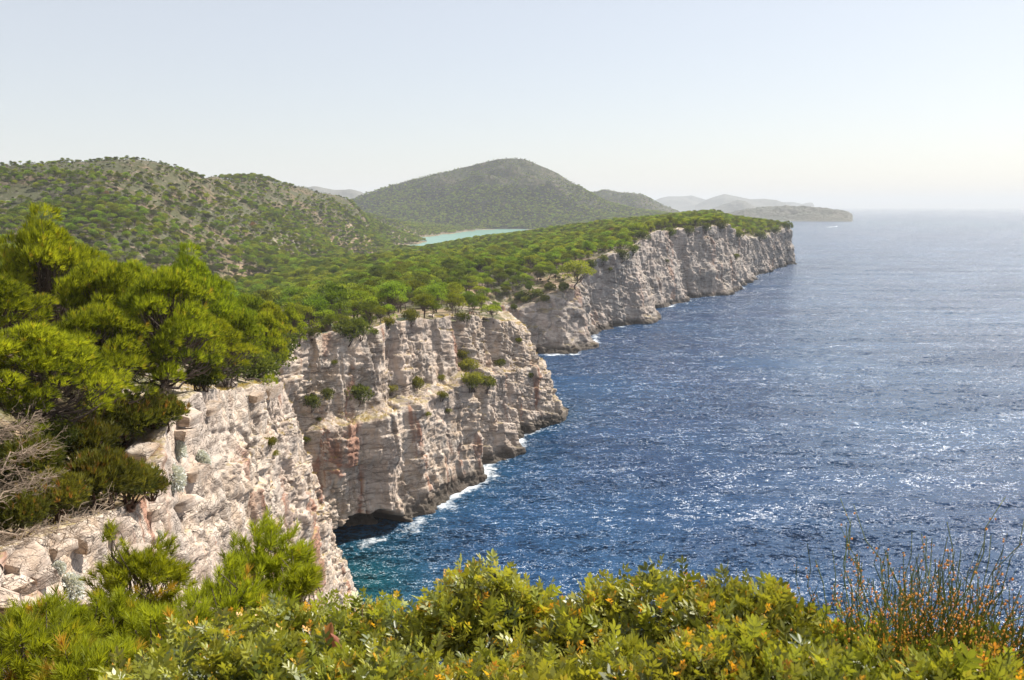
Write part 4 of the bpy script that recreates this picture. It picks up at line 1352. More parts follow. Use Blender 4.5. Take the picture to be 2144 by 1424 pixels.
# shrubs that grow on the rock faces and along the far edges: px, py of the middle, radius in px
ROCK_SHRUBS = [
    (SHRUBS, 650, 838, 22, 'dark shrub at the left end of the bench of the headland'), (SHRUBS, 687, 824, 16, 'small round dark shrub second from the left on the bench'),
    (SHRUBS, 748, 818, 30, 'biggest dark shrub on the bench of the headland'), 
    (SHRUBS_L, 818, 812, 16, 'bright green shrub on the bench right of the biggest one'), (SHRUBS_L, 870, 800, 21, 'tall bright green shrub in the middle of the bench'),
    (SHRUBS_L, 925, 826, 14, 'light shrub just under the bench, right of the tall one'), (SHRUBS_L, 922, 790, 12, 'pale tuft on the bench rim right of the tall shrub'),
    (SHRUBS_L, 968, 740, 18, 'top of the green strip growing down the cleft in the headland'), (SHRUBS_L, 980, 762, 24, 'upper bush of the green strip in the cleft'),
    (SHRUBS_L, 992, 790, 28, 'broad bush in the middle of the green strip in the cleft'), (SHRUBS_L, 1018, 797, 24, 'lowest bush of the green strip in the cleft'), (SHRUBS_L, 985, 800, 20, 'low bush left at the foot of the green strip'),
    (SHRUBS_L, 893, 866, 11, 'little bush alone on the face under the bench'), (SHRUBS_L, 938, 858, 9, 'tiny tuft right of the little lone bush under the bench'),
    (SHRUBS_L, 566, 925, 17, 'feathery green bush on the grassy ledge of the closest face'), (SHRUBS_L, 573, 948, 12, 'low tuft just under the feathery bush'),
    (SHRUBS_L, 640, 918, 11, 'small green tuft near the right rim of the closest face'), (SHRUBS_L, 668, 878, 7, 'tiny bright tuft beside the rim of the closest face'),
    (SHRUBS, 1045, 756, 14, 'dark shrub under the overhang near the tip of the headland'), (SHRUBS, 1110, 785, 9, 'tuft on the outer shoulder of the headland'),
    (SHRUBS_L, 1086, 712, 9, 'tuft high on the tip of the headland'), (SHRUBS_L, 700, 758, 9, 'pale tuft on the upper wall of the headland'),
    (SHRUBS, 728, 690, 28, 'large dark bush hanging over the rim of the headland'), (SHRUBS, 752, 686, 22, 'brownish bush right beside the large dark one on the rim'), (SHRUBS, 784, 694, 9, 'little dark bush on the rim left of the first railing'),
    (SHRUBS, 622, 700, 20, 'dark bush on the rim left of the person in white'), (SHRUBS, 655, 694, 16, 'round bush on the rim right of the person in white'), (SHRUBS, 676, 688, 14, 'bush on the rim behind the pale boulders'),
    (SHRUBS, 770, 668, 16, 'dark bush under the sloping green handrail'), (SHRUBS_L, 812, 672, 14, 'pale bush below the person in red'), (SHRUBS_L, 860, 662, 16, 'low bush right of the wire fence'),
    (SHRUBS, 968, 662, 14, 'dark bush growing through the wooden railing'), (SHRUBS, 1075, 642, 9, 'round bush at the head of the slab cliff'), (SHRUBS, 1090, 618, 15, 'bush on the path above the slab cliff'),
    (SHRUBS, 1120, 612, 17, 'dark bush among the bare soil above the slab'), (SHRUBS, 1150, 598, 15, 'bush beside the sandy path above the slab'), (SHRUBS, 1180, 600, 14, 'bush left of the overhanging pine at the slab'),
    (SHRUBS, 1100, 625, 13, 'low bush between the path and the slab edge'), (SHRUBS_L, 1140, 625, 12, 'yellowish tuft on the sloping slab head'), (SHRUBS, 1235, 552, 15, 'dark bush at the notch behind the overhanging pine'),
    (SHRUBS, 1262, 540, 14, 'bush on the rim left of the sandy patch'), (SHRUBS, 1300, 532, 17, 'bush covering the rim of the grey block'), (SHRUBS, 1325, 520, 14, 'bush at the right rim of the grey block'),
    (SHRUBS, 1345, 492, 15, 'bush at the head of the tall buttress'), (SHRUBS, 1400, 484, 16, 'dark rim bush above the reddish bedding'), (SHRUBS, 1440, 478, 15, 'rim bush on the tallest cliff, left one'),
    (SHRUBS, 1475, 472, 15, 'rim bush on the tallest cliff, middle one'), (SHRUBS, 1508, 470, 14, 'rim bush on the tallest cliff, right one'), (SHRUBS, 1545, 490, 12, 'bush in the dip before the last long cliff'),
    (SHRUBS, 1590, 490, 14, 'rim bush on the last cliff, left one'), (SHRUBS, 1620, 480, 13, 'rim bush on the last cliff, right one'), (SHRUBS, 1648, 472, 12, 'round bush on the tip of the last cliff'),
    (SHRUBS, 1540, 535, 8, 'small bush high on the tan rubble cone'), (SHRUBS, 1395, 545, 6, 'tuft on the face of the buttress'), (SHRUBS_L, 1276, 562, 8, 'yellow tuft on the flat face of the grey block'),
]
for vs_, px, py, r, lb in ROCK_SHRUBS:
    hp = hit(px, py + r * 0.55)
    if hp is None:
        continue
    p, nr = hp
    D = (p - Vector((0, 0, CAM_H))).length
    s_ = r * D / FPX
    s_ *= 1.25 if (py < 705 and px < 1000) else 1.0
    plant('shrub', rnd.choice(vs_), lb, 'shrub', np.array(p) - [0, 0, 0.35 * s_], (s_, s_, s_ * rnd.uniform(1.0, 1.3)), group='shrubs on the rock faces and rims')

for px, py, h_px, k, lb in [(1033, 672, 36, 2, 'small bright pine standing alone on the tip of the headland, right of the railing'),
                            (1205, 606, 62, 3, 'pine leaning out over the cliff where the slab meets the grey block')]:
    hp = hit(px, py)
    D = (hp[0] - Vector((0, 0, CAM_H))).length
    s_ = h_px * D / FPX / 8.0
    plant('pine_tree', PINES[k], lb, 'pine tree', np.array(hp[0]) - [0, 0, 0.6 * s_], (s_ * 1.25, s_ * 1.25, s_), group='pines standing alone on the rim')

DEADT = [variant('dead_pine', list(zip(('trunk', 'crown'), make_pine(500 + i, 7.5, 2.8, 12, 60, 0.5, 0.035, 4, base=0.3, dead=10))), (M_DEAD, M_GREYT)) for i in range(2)]
BROWNT = variant('brown_pine', list(zip(('trunk', 'crown'), make_pine(510, 7.5, 2.9, 13, 120, 0.5, 0.10, 3, base=0.35, dead=4))), (M_BARK, M_BROWN))
for var, px, D, h, lb in [(DEADT[0], 572, 172, 7.5, 'bare grey tree at the lower left corner of the clifftop wood'), (DEADT[1], 955, 480, 8, 'bare mauve grey tree in the wood below the lake'),
                          (BROWNT, 925, 560, 8, 'rust brown dead pine crown in the wood left of the lake'), (DEADT[0], 1062, 640, 8, 'bare purplish tree near the lake shore side of the wood'),
                          (BROWNT, 578, 420, 7, 'reddish brown dead pine in the back of the wood, near the valley clearing'), (DEADT[1], 478, 98, 6, 'grey leafless tree behind the ragged pine')]:
    g = ground_at(px, D)
    plant('dead_tree', var, lb, 'dead tree', g - [0, 0, 0.2], h / 7.5 * 1.05, group='dead trees')

# silver leaved shrubs stuck to the slabs
def silver(seed):
    rs = np.random.RandomState(seed)
    s_ = Soup()
    n = 2400
    d = rdirs(rs, n)
    d[:, 2] = np.where(d[:, 2] < -0.6, -d[:, 2], d[:, 2])
    pos = d * (0.45 + 0.45 * rs.rand(n))[:, None] * np.array([0.75, 0.75, 1.0]) * (1 + 0.2 * vnoise(d[:, 0] * 2, d[:, 1] * 2, d[:, 2] * 2, seed))[:, None]
    pos[:, 2] += 0.6
    dr = unit(d + 0.5 * rdirs(rs, n) + np.array([0, 0, -0.25]))
    sd = unit(np.cross(dr, rdirs(rs, n)))
    L = rs.uniform(0.13, 0.22, n)[:, None]
    V = np.stack([pos, pos + dr * L * 0.5 + sd * L * 0.28, pos + dr * L, pos + dr * L * 0.5 - sd * L * 0.28], 1).reshape(-1, 3)
    s_.add(V, np.arange(n * 4).reshape(-1, 4), np.repeat(np.clip(0.45 + 0.25 * d[:, 2] + 0.15 * rs.normal(size=n), 0, 1), 4))
    w = Soup()
    for k in range(5):
        w.add(*tube(*limb(rs, (0, 0, -0.1), d[k] * 0.5 + [0, 0, 0.6], 0.03, 0.01, 4, 0.1), 4))
    return variant('silver', [('stem', w), ('foliage', s_)], (M_DEAD, M_SILVER))


SILV = [silver(600), silver(601)]
for px, py, r, lb in [(372, 940, 20, 'silver leaved shrub highest on the pale ledge below the pine'), (421, 962, 21, 'tall narrow silver shrub alone on the rock face'),
                      (360, 1000, 31, 'largest silver shrub, in the corner of the slabs'), (318, 990, 14, 'small silver tuft left of the largest one'),
                      (124, 1188, 14, 'small silver tuft above the white clump on the lowest slab'), (146, 1228, 27, 'white leaved clump on the lowest slab by the young pines'),
                      (332, 1118, 9, 'tiny silver tuft behind the leader of the young pine')]:
    hp = hit(px, py + r * 0.6)
    D = (hp[0] - Vector((0, 0, CAM_H))).length
    s_ = r * D / FPX * 1.15
    plant('silver_shrub', SILV[rnd.randrange(2)], lb, 'shrub', np.array(hp[0]) - [0, 0, 0.3 * s_], (s_ * 1.0, s_ * 1.0, s_ * 0.95), group='silver leaved shrubs on the slabs')

# dry grass on the ledges of the close face and the bench
gp = []
for c_ in CLIFF_CACHE:
    if c_[0] in (8, 12, 21):
        P = c_[3]
        gu, gv = np.gradient(P, axis=0), np.gradient(P, axis=1)
        n3 = np.cross(gu, gv)
        n3 = n3 / (np.linalg.norm(n3, axis=2, keepdims=True) + 1e-9)
        up = np.abs(n3[..., 2])
        msk = (up > 0.80) & (P[..., 2] > 12) & (fbm(P[..., 0] / 6, P[..., 1] / 6, P[..., 2] / 6, 2, 151) > 0.0)
        q = P[msk]
        gp.append(q[RS.rand(len(q)) < (0.14 if c_[0] == 8 else 0.16)])
gp = np.concatenate(gp)
gp = gp[RS.permutation(len(gp))[:5200]]
s_ = Soup()
gl = np.clip(np.linalg.norm(gp - [0, 0, CAM_H], axis=1) / 200.0, 0.25, 1.0)
s_.add(*blades(RS, gp, np.tile([0.1, 0, 1.0], (len(gp), 1)), 0.55 * gl + 0.12, 0.09 * gl, np.clip(RS.normal(0.4, 0.25, len(gp)), 0, 1), 5, 0.8))
tag(obj('grass', s_.mesh('grass', [M_GRASS])), 'straw coloured dry grass on the rock ledges', 'grass', kind='stuff')

# separate stones lying on the slabs
def stone_mesh(seed):
    rs = np.random.RandomState(seed)
    n = 6
    u = np.array([-1, -0.9, -0.35, 0.35, 0.9, 1.0])
    V, F = [], []
    k = 0
    for ax in range(3):
        for sg in (-1, 1):
            a, b_ = np.meshgrid(u, u, indexing='ij')
            p = np.stack([np.full_like(a, sg), a if sg > 0 else b_, b_ if sg > 0 else a], -1).reshape(-1, 3)
            p = np.roll(p, ax, axis=1)
            V.append(p)
            f = grid_faces(n, n) + k
            F.append(f)
            k += n * n
    V = np.concatenate(V)
    r = np.linalg.norm(V, axis=1, keepdims=True)
    V = V * (0.93 + 0.07 / r * 1.3)
    V = V * np.array([1.0, 0.72, 0.42]) * rs.uniform(0.85, 1.15, 3)
    sh_ = rs.uniform(-0.25, 0.25, 2)
    V[:, 0] += V[:, 2] * sh_[0] * 2
    V[:, 1] += V[:, 2] * sh_[1]
    V += 0.20 * np.stack([fbm(V[:, 0] * 1.1 + seed, V[:, 1] * 1.1, V[:, 2] * 1.6, 2, seed + j) for j in range(3)], -1)
    V += 0.07 * np.stack([vnoise(V[:, 0] * 4 + seed, V[:, 1] * 4, V[:, 2] * 4, seed + 5 + j) for j in range(3)], -1)
    cut = unit(rs.normal(size=(5, 3)) + np.array([0, 0, 0.3]))                 # broken corners
    for c_ in cut:
        over = V @ c_ - 0.72
        V -= np.maximum(over, 0)[:, None] * c_ * 0.9
    return mesh_np('stone', V, np.concatenate(F), [M_STONE])


STONES = [stone_mesh(700 + i) for i in range(8)]
# px, py, width px, turn: blocks one can pick out of the layered rock near the look-out
BLOCKS = [(240, 925, 74, 0.3), (300, 950, 56, 0.2), (380, 868, 60, 0.0), (432, 850, 50, 0.1), (372, 905, 55, 0.0),
          (30, 1165, 80, 0.2), (112, 1146, 52, 0.25), (165, 1130, 66, 0.2), (70, 1205, 60, 0.2), (15, 1225, 64, 0.2), (235, 1090, 50, 0.2), (310, 1068, 44, 0.2),
          (470, 815, 44, 0.1), (530, 822, 36, 0.2), (560, 812, 40, 0.3), (585, 715, 34, 0.1), (600, 728, 30, 0.2), (655, 702, 20, 0.2), (690, 690, 18, 0.3),
          (856, 664, 16, 0.0), (902, 664, 14, 0.2), (400, 985, 46, 0.1), (380, 1040, 50, 0.1), (270, 1150, 50, 0.2)]
for px, py, w, a in BLOCKS:
    hp = hit(px, py)
    if hp is None:
        continue
    p, nr = hp
    D = (p - Vector((0, 0, CAM_H))).length
    if D > 400:
        continue
    s_ = 0.5 * w * D / FPX
    par = C_SLABS if px < 345 else (C_FACE if px < 600 else C_TWO)
    o = obj('stone', rnd.choice(STONES), par)
    o.location = p - Vector((0, 0, 0.2 * s_)) - Vector(nr) * (0.45 * s_)
    o.rotation_euler = (rnd.uniform(-0.10, 0.10), -a * 0.45 + rnd.uniform(-0.08, 0.08), rnd.uniform(-0.25, 0.25) + 1.25)
    o.scale = (s_ * rnd.uniform(0.8, 1.15), s_ * rnd.uniform(0.8, 1.2), s_ * rnd.uniform(0.7, 1.3))

# bare weathered branches sweeping out from the left edge
def bare_branch(name, label, start, end, seed, n_side, rad, spread):
    rs = np.random.RandomState(seed)
    s0, e0 = np.asarray(start), np.asarray(end)
    t = thing(name, label, 'dead shrub', s0, group='bare weathered branches at the left edge')
    L = np.linalg.norm(e0 - s0)
    main, twigs = Soup(), Soup()
    mp, mr = limb(rs, (0, 0, 0), e0 - s0, rad, rad * 0.25, 9, 0.08)
    main.add(*tube(mp, mr, 6))
    ax = unit(e0 - s0)
    for k in range(n_side):
        u = rs.uniform(0.1, 0.97)
        q = np.array([np.interp(u * 8, np.arange(9), mp[:, c]) for c in range(3)])
        d = unit(ax * rs.uniform(0.8, 1.4) + rdirs(rs, 1)[0] * spread)
        l1 = L * rs.uniform(0.18, 0.42) * (1.15 - 0.5 * u)
        p1, r1 = limb(rs, q, q + d * l1, rad * 0.42, rad * 0.12, 6, 0.22)
        twigs.add(*tube(p1, r1, 4))
        for j in range(6):
            q2 = p1[rs.randint(1, 6)]
            d2 = unit(d + ax * 0.5 + rdirs(rs, 1)[0] * 0.75)
            p2, r2 = limb(rs, q2, q2 + d2 * l1 * rs.uniform(0.25, 0.6), rad * 0.18, rad * 0.06, 5, 0.3)
            twigs.add(*tube(p2, r2, 3))
    obj('branch', main.mesh('branch', [M_DEAD], True), t)
    obj('twigs', twigs.mesh('twigs', [M_DEAD], True), t)


bare_branch('dead_branch', 'long forked grey branch reaching right over the lower slabs', at_d(-20, 1110, 29), at_d(212, 1058, 33), 1, 26, 0.045, 0.55)
bare_branch('dead_branch', 'spray of bare twigs fanning right, above the long forked branch', at_d(-60, 985, 31), at_d(105, 925, 33), 2, 34, 0.04, 0.7)
bare_branch('dead_branch', 'upper bundle of bare twigs under the green bough at the left edge', at_d(-70, 930, 30), at_d(75, 862, 32), 3, 34, 0.036, 0.7)
bare_branch('dead_branch', 'middle bare branch at the left edge with twigs pointing right', at_d(-60, 1050, 30), at_d(110, 985, 32), 4, 30, 0.036, 0.65)
bare_branch('dead_branch', 'low tangle of brownish bare twigs on top of the slabs', at_d(-50, 1150, 28), at_d(90, 1100, 29), 5, 34, 0.03, 0.8)
bare_branch('dead_branch', 'short bare branches showing under the forked pine', at_d(250, 880, 47), at_d(345, 815, 47.5), 6, 18, 0.045, 0.6)

# ------------------------------------------------------------------ young pines right below the look-out
def young_pine(name, label, px, ptop, D, width_px, seed, leader=None, dens=1.0):
    """many upright shoots, each a brush of needles, on thin dark branches"""
    rs = np.random.RandomState(seed)
    top = at_d(px, ptop, D)
    R = 0.5 * width_px * D / FPX
    Hh = R * 1.5
    base = A(top[0], top[1], top[2] - Hh * 1.25)
    t = thing(name, label, 'pine tree', base, group='young pines below the look-out')
    wood, crown = Soup(), Soup()
    tp, trd = limb(rs, (0, 0, -0.8), (0, 0, Hh * 0.9), 0.03, 0.012, 6, 0.08)
    wood.add(*tube(tp, trd, 6))
    n = int(240 * dens * (R / 0.5) ** 1.6)
    tips, axes = [], []
    for k in range(n):
        d = rdirs(rs, 1)[0]
        d[2] = abs(d[2]) if rs.rand() < 0.8 else d[2] * 0.6
        lump = 1 + 0.32 * float(vnoise(d[0] * 2.2 + seed, d[1] * 2.2, d[2] * 2.2, seed))
        rr_ = R * lump * rs.uniform(0.55, 1.0) ** 0.6
        q = np.array([d[0] * rr_, d[1] * rr_, Hh * 0.55 + d[2] * rr_ * 1.05])
        tips.append(q)
        axes.append(unit(d * np.array([1, 1, 0.6]) + np.array([0.15, 0, 0.9]) + rs.normal(size=3) * 0.25))
    if leader:
        lt = at_d(leader[0], leader[1], D) - base
        lp, lr = limb(rs, (0, 0, Hh * 0.6), lt, 0.016, 0.006, 6, 0.08)
        wood.add(*tube(lp, lr, 5))
        for k in range(16):
            u = rs.uniform(0.35, 1.0)
            q = lp[0] + (lp[-1] - lp[0]) * u + rdirs(rs, 1)[0] * 0.05
            tips.append(q)
            axes.append(unit(rdirs(rs, 1)[0] * 0.8 + np.array([0, 0, 1.1])))
    tips, axes = np.array(tips), np.array(axes)
    for i in range(0, len(tips), 3):
        u = np.clip(tips[i][2] / Hh * 0.7 * rs.uniform(0.4, 1), 0.05, 0.95)
        root = np.array([np.interp(u * 5, np.arange(6), tp[:, c]) for c in range(3)])
        wood.add(*tube(*limb(rs, root, tips[i], 0.010, 0.004, 5, 0.16), 4))
    per = 58
    N_ = len(tips)
    sl = rs.uniform(0.08, 0.15, N_)
    u = rs.rand(N_, per)
    pos = tips[:, None] - axes[:, None] * (sl[:, None] * (1 - u))[..., None]
    pos = pos.reshape(-1, 3)
    ax = np.repeat(axes, per, 0)
    side = unit(np.cross(ax, rdirs(rs, N_ * per)))
    uu = u.ravel()[:, None]
    D_ = unit(ax * (0.55 + 0.9 * uu) + side * (0.95 - 0.35 * uu))
    L = (0.075 + 0.035 * rs.rand(N_ * per))[:, None]
    sd = unit(np.cross(D_, rdirs(rs, N_ * per))) * 0.0028
    V = np.stack([pos - sd, pos + sd, pos + D_ * L * 0.55 + sd + np.array([0, 0, 0.002]), pos + D_ * L], 1).reshape(-1, 3)
    F = np.arange(N_ * per * 4).reshape(-1, 4)
    th = tips[:, 2] / Hh
    tint = np.repeat(np.clip(0.32 + 0.12 * th + rs.normal(size=N_) * 0.12 + (rs.rand(N_) > 0.97) * 0.4, 0, 1), per)
    tint = np.repeat(np.clip(tint + 0.12 * (uu[:, 0] - 0.4), 0, 1), 4)
    crown.add(V, F, tint)
    obj('trunk', wood.mesh('young_pine_wood', [M_BARK], True), t)
    obj('crown', crown.mesh('young_pine_needles', [M_PINE_Y]), t)
    return t


for k, a in enumerate([
    ('round young pine in the middle, in front of the rock corner', 545, 1112, 8.2, 235, None),
    ('young pine with a tall pointed leader, left of the round one', 290, 1138, 8.6, 190, (222, 1098)),
    ('flat topped young pine below the round one, reaching toward the leafy shrubs', 480, 1218, 6.8, 260, None),
    ('low young pine under the one with the leader', 230, 1248, 7.4, 170, None),
    ('wide young pine in the bottom left corner', 40, 1272, 6.3, 270, None),
    ('young pine between the corner one and the leafy shrubs', 345, 1262, 6.2, 220, None),
    ('small young pine at the bottom edge, second from the left corner', 175, 1345, 5.4, 210, None),
    ('young pine bough at the left edge under the slabs', 95, 1250, 7.6, 170, None),
    ('young pine sprig just right of the round one', 630, 1190, 7.0, 80, None),
]):
    young_pine('pine_tree', a[0], a[1], a[2], a[3], a[4], 800 + k, a[5])

# ------------------------------------------------------------------ leathery leaved shrubs along the bottom of the view
def compound_leaf(seed, pairs, L, lw, ll, tint0, tint1, fine=True):
    """a pinnate leaf: leaflets in pairs along a stalk, lying along +X, face up +Z"""
    rs = np.random.RandomState(seed)
    V, F, Tn = [], [], []
    n = 0
    for i in range(pairs * 2 + 1):
        end = i == pairs * 2
        x = L if end else L * (0.22 + 0.78 * (i // 2 + 0.6) / pairs)
        sgn = 0 if end else (1 if i % 2 else -1)
        a = sgn * rs.uniform(0.75, 1.1)
        d = np.array([math.cos(a), math.sin(a), rs.uniform(-0.12, 0.25)])
        d /= np.linalg.norm(d)
        sd = np.cross([0, 0, 1], d)
        sd /= np.linalg.norm(sd)
        up = np.cross(d, sd)
        l_, w = ll * rs.uniform(0.8, 1.15), lw * rs.uniform(0.85, 1.15)
        b_ = np.array([x * (1 if not end else 0.92), 0, -0.10 * x * x / L])
        tn = tint0 + (tint1 - tint0) * (i / (pairs * 2.0)) + rs.normal() * 0.05
        if fine:
            pts = [b_, b_ + d * l_ * 0.35 + sd * w * 0.85 + up * w * 0.3, b_ + d * l_ * 0.72 + sd * w * 0.75 + up * w * 0.25, b_ + d * l_ - up * w * 0.2,
                   b_ + d * l_ * 0.72 - sd * w * 0.75 + up * w * 0.25, b_ + d * l_ * 0.35 - sd * w * 0.85 + up * w * 0.3]
            fs = [(0, 1, 2, 3), (0, 3, 4, 5)]
        else:
            pts = [b_, b_ + d * l_ * 0.5 + sd * w + up * w * 0.2, b_ + d * l_, b_ + d * l_ * 0.5 - sd * w + up * w * 0.2]
            fs = [(0, 1, 2, 3)]
        V += pts
        F += [tuple(n + q for q in f) for f in fs]
        n += len(pts)
        Tn += [tn] * len(pts)
    # stalk
    w = 0.0012
    V += [np.array([0, -w, 0]), np.array([0, w, 0]), np.array([L, w * 0.5, -0.10 * L]), np.array([L, -w * 0.5, -0.10 * L])]
    F += [(n, n + 1, n + 2, n + 3)]
    Tn += [tint1] * 4
    return np.array(V), np.array(F), np.clip(np.array(Tn), 0, 1)


LEAF_KINDS = [  # pairs, length, half width, leaflet length, tints
    (3, 0.080, 0.0078, 0.036, 0.05, 0.25), (3, 0.072, 0.0080, 0.034, 0.25, 0.42), (3, 0.068, 0.0070, 0.031, 0.42, 0.60), (3, 0.054, 0.0060, 0.026, 0.55, 0.66),
    (3, 0.044, 0.0050, 0.022, 0.66, 0.80), (2, 0.036, 0.0044, 0.019, 0.76, 1.0)]
LEAF_FINE = [compound_leaf(900 + i, *k) for i, k in enumerate(LEAF_KINDS)]
LEAF_COARSE = [compound_leaf(900 + i, *k, fine=False) for i, k in enumerate(LEAF_KINDS)]


def leaf_me(i):
    V_, F_, T_ = LEAF_FINE[i]
    me = mesh_np('leaf', V_, F_, [M_LENT])
    vattr(me, 'tint', T_)
    return me


LEAF_ME = [leaf_me(i) for i in range(6)]


def frames(d, up):
    x = unit(d)
    y = unit(np.cross(up, x))
    z = np.cross(x, y)
    return np.stack([x, y, z], -1)              # columns


def lentisk(name, label, lobes, seed, n_shoot=330):
    rs = np.random.RandomState(seed)
    cen = np.mean([at_d(a, b_ + 40, D) for a, b_, D, r in lobes], axis=0)
    gz = float(land_z(cen[:1], cen[1:2])[0])
    base = A(cen[0], cen[1], min(gz, cen[2] - 0.25))
    t = thing(name, label, 'shrub', base, group='leathery leaved shrubs along the bottom of the view')
    wood, rest_ = Soup(), Soup()
    P_, R_, K_, S_ = [], [], [], []
    tot = sum(r ** 2 for *_, r in lobes)
    for a, b_, D, r in lobes:
        top = at_d(a, b_ + 14, D)
        c = top - [0, 0, r * 0.85] - base
        q0 = c + rs.normal(size=3) * r * 0.1
        mp, mr = limb(rs, (rs.normal() * 0.04, rs.normal() * 0.04, -0.1), q0, 0.011, 0.006, 6, 0.18)
        wood.add(*tube(mp, mr, 5))
        m_ = int(n_shoot * r ** 2 / tot)
        for k in range(m_):
            d = rdirs(rs, 1)[0]
            d[2] = abs(d[2]) if rs.rand() < 0.72 else d[2]
            lump = 1 + 0.30 * float(vnoise(d[0] * 2.6 + seed, d[1] * 2.6, d[2] * 2.6, seed))
            rad = r * lump * rs.uniform(0.45, 1.0) ** 0.5
            tip = c + d * rad * np.array([1.15, 1.15, 0.95])
            ax = unit(d * np.array([1, 1, 0.7]) + np.array([0.05, 0, 0.75]) + rs.normal(size=3) * 0.3)
            ln = rs.uniform(0.07, 0.13)
            if k % 3 == 0:
                wood.add(*tube(*limb(rs, mp[rs.randint(3, 6)], tip, 0.0045, 0.0015, 5, 0.2), 4))
            else:
                wood.add(*tube(*limb(rs, tip - ax * ln * 1.6 + rs.normal(size=3) * 0.015, tip, 0.0022, 0.001, 3, 0.1), 3))
            outer = rad / (r * lump)
            fresh = outer > 0.72 and d[2] > 0.1 and rs.rand() < 0.38
            nl = 8
            for j in range(nl):
                u = j / (nl - 1.0)
                th = j * 2.399 + rs.uniform(-0.4, 0.4)
                s1 = unit(np.cross(ax, [0.3, 0.2, 1.0]))
                s2 = np.cross(ax, s1)
                rd = s1 * math.cos(th) + s2 * math.sin(th)
                op = math.radians(72 - 48 * u)
                dd_ = ax * math.cos(op) + rd * math.sin(op)
                P_.append(tip - ax * ln * (1 - u))
                R_.append((dd_, unit(ax * 0.9 - rd * 0.25 + rs.normal(size=3) * 0.22)))
                if fresh:
                    kk = (1, 2, 2, 3, 3, 4, 5, 5)[j]
                else:
                    kk = (0, 0, 1, 1, 2, 2, 3, 3)[j] if rs.rand() < 0.8 else rs.randint(0, 4)
                K_.append(kk)
                S_.append(rs.uniform(0.95, 1.4) * (1 - 0.18 * u))
    P_ = np.array(P_)
    M3 = frames(np.array([q[0] for q in R_]), np.array([q[1] for q in R_]))
    K_, S_ = np.array(K_), np.array(S_)
    # the leaves one sees best are parts of their own
    dist = np.linalg.norm(P_ + base - [0, 0, CAM_H], axis=1)
    sight = unit(P_ + base - [0, 0, CAM_H])
    px, py, _ = to_px(P_ + base)
    face = np.abs((M3[:, :, 2] * sight).sum(1))
    cent = np.mean([at_d(a, b_, D) - [0, 0, r * 0.85] - base for a, b_, D, r in lobes], axis=0)
    score = face * S_ / dist - 0.25 * ((P_ - cent) * sight).sum(1) + 0.15 * (P_[:, 2] - cent[2])
    score = np.where((px > 0) & (px < 2144) & (py < 1424), score, -9)
    best = np.argsort(-score)[:300]
    best = best[score[best] > -5]
    isb = np.zeros(len(P_), bool)
    isb[best] = True
    for i in best:
        o = bpy.data.objects.new('leaf', LEAF_ME[K_[i]])
        o.parent = t
        m4 = np.eye(4)
        m4[:3, :3] = M3[i] * S_[i]
        m4[:3, 3] = P_[i]
        o.matrix_local = Matrix(m4.tolist())
        COL.objects.link(o)
    for kk in range(6):
        sel = np.where(~isb & (K_ == kk))[0]
        if not len(sel):
            continue
        V_, F_, T_ = LEAF_COARSE[kk]
        VV = np.einsum('nij,vj->nvi', M3[sel] * S_[sel][:, None, None], V_) + P_[sel][:, None]
        FF = (F_[None] + (np.arange(len(sel)) * len(V_))[:, None, None]).reshape(-1, 4)
        rest_.add(VV.reshape(-1, 3), FF, np.clip(np.tile(T_, len(sel)) + np.repeat(rs.normal(size=len(sel)) * 0.05, len(V_)), 0, 1))
    obj('stem', wood.mesh('shrub_wood', [M_BARK_R], True), t)
    o = obj('foliage', rest_.mesh('shrub_foliage', [M_LENT]), t)
    o['kind'] = 'stuff'
    return t


LENT = [
    ('leftmost leathery shrub, low between the young pines and the bottom edge', [(300, 1385, 2.8, .20), (430, 1325, 3.2, .24), (560, 1262, 3.4, .26), (470, 1375, 2.6, .20), (610, 1340, 2.9, .2)]),
    ('leathery shrub with loose upright sprigs in front of the cove', [(690, 1268, 3.3, .23), (640, 1372, 2.5, .20), (800, 1275, 3.2, .22), (780, 1378, 2.4, .20), (870, 1290, 3.0, .17)]),
    ('leathery shrub with the high rounded knob of orange tips', [(1030, 1202, 2.9, .21), (960, 1250, 2.9, .17), (1105, 1250, 2.9, .19), (1010, 1392, 2.3, .18), (900, 1385, 2.4, .18)]),
    ('leathery shrub with the tallest sprig, right of the gap of sea', [(1270, 1228, 2.75, .19), (1380, 1200, 2.7, .20), (1190, 1305, 2.6, .17), (1290, 1380, 2.2, .19), (1170, 1392, 2.2, .16), (1370, 1320, 2.45, .18)]),
    ('broad leathery shrub with large pale leaves right of the tallest sprig', [(1510, 1238, 2.6, .20), (1605, 1228, 2.6, .18), (1450, 1365, 2.1, .19), (1580, 1370, 2.1, .18), (1540, 1310, 2.3, .18)]),
    ('leathery shrub low at the foot of the orange podded broom', [(1720, 1312, 2.6, .17), (1830, 1315, 2.6, .18), (1730, 1398, 2.1, .16), (1660, 1330, 2.4, .15), (1850, 1392, 2.2, .16)]),
    ('last leathery shrub in the bottom right corner under the broom', [(1950, 1372, 2.4, .18), (2080, 1385, 2.4, .17), (2000, 1405, 2.1, .14), (2130, 1410, 2.2, .15)]),
]
for k, (lb, lobes) in enumerate(LENT):
    lentisk('leafy_shrub', lb, lobes, 1000 + k, 265 if k < 5 else 230)

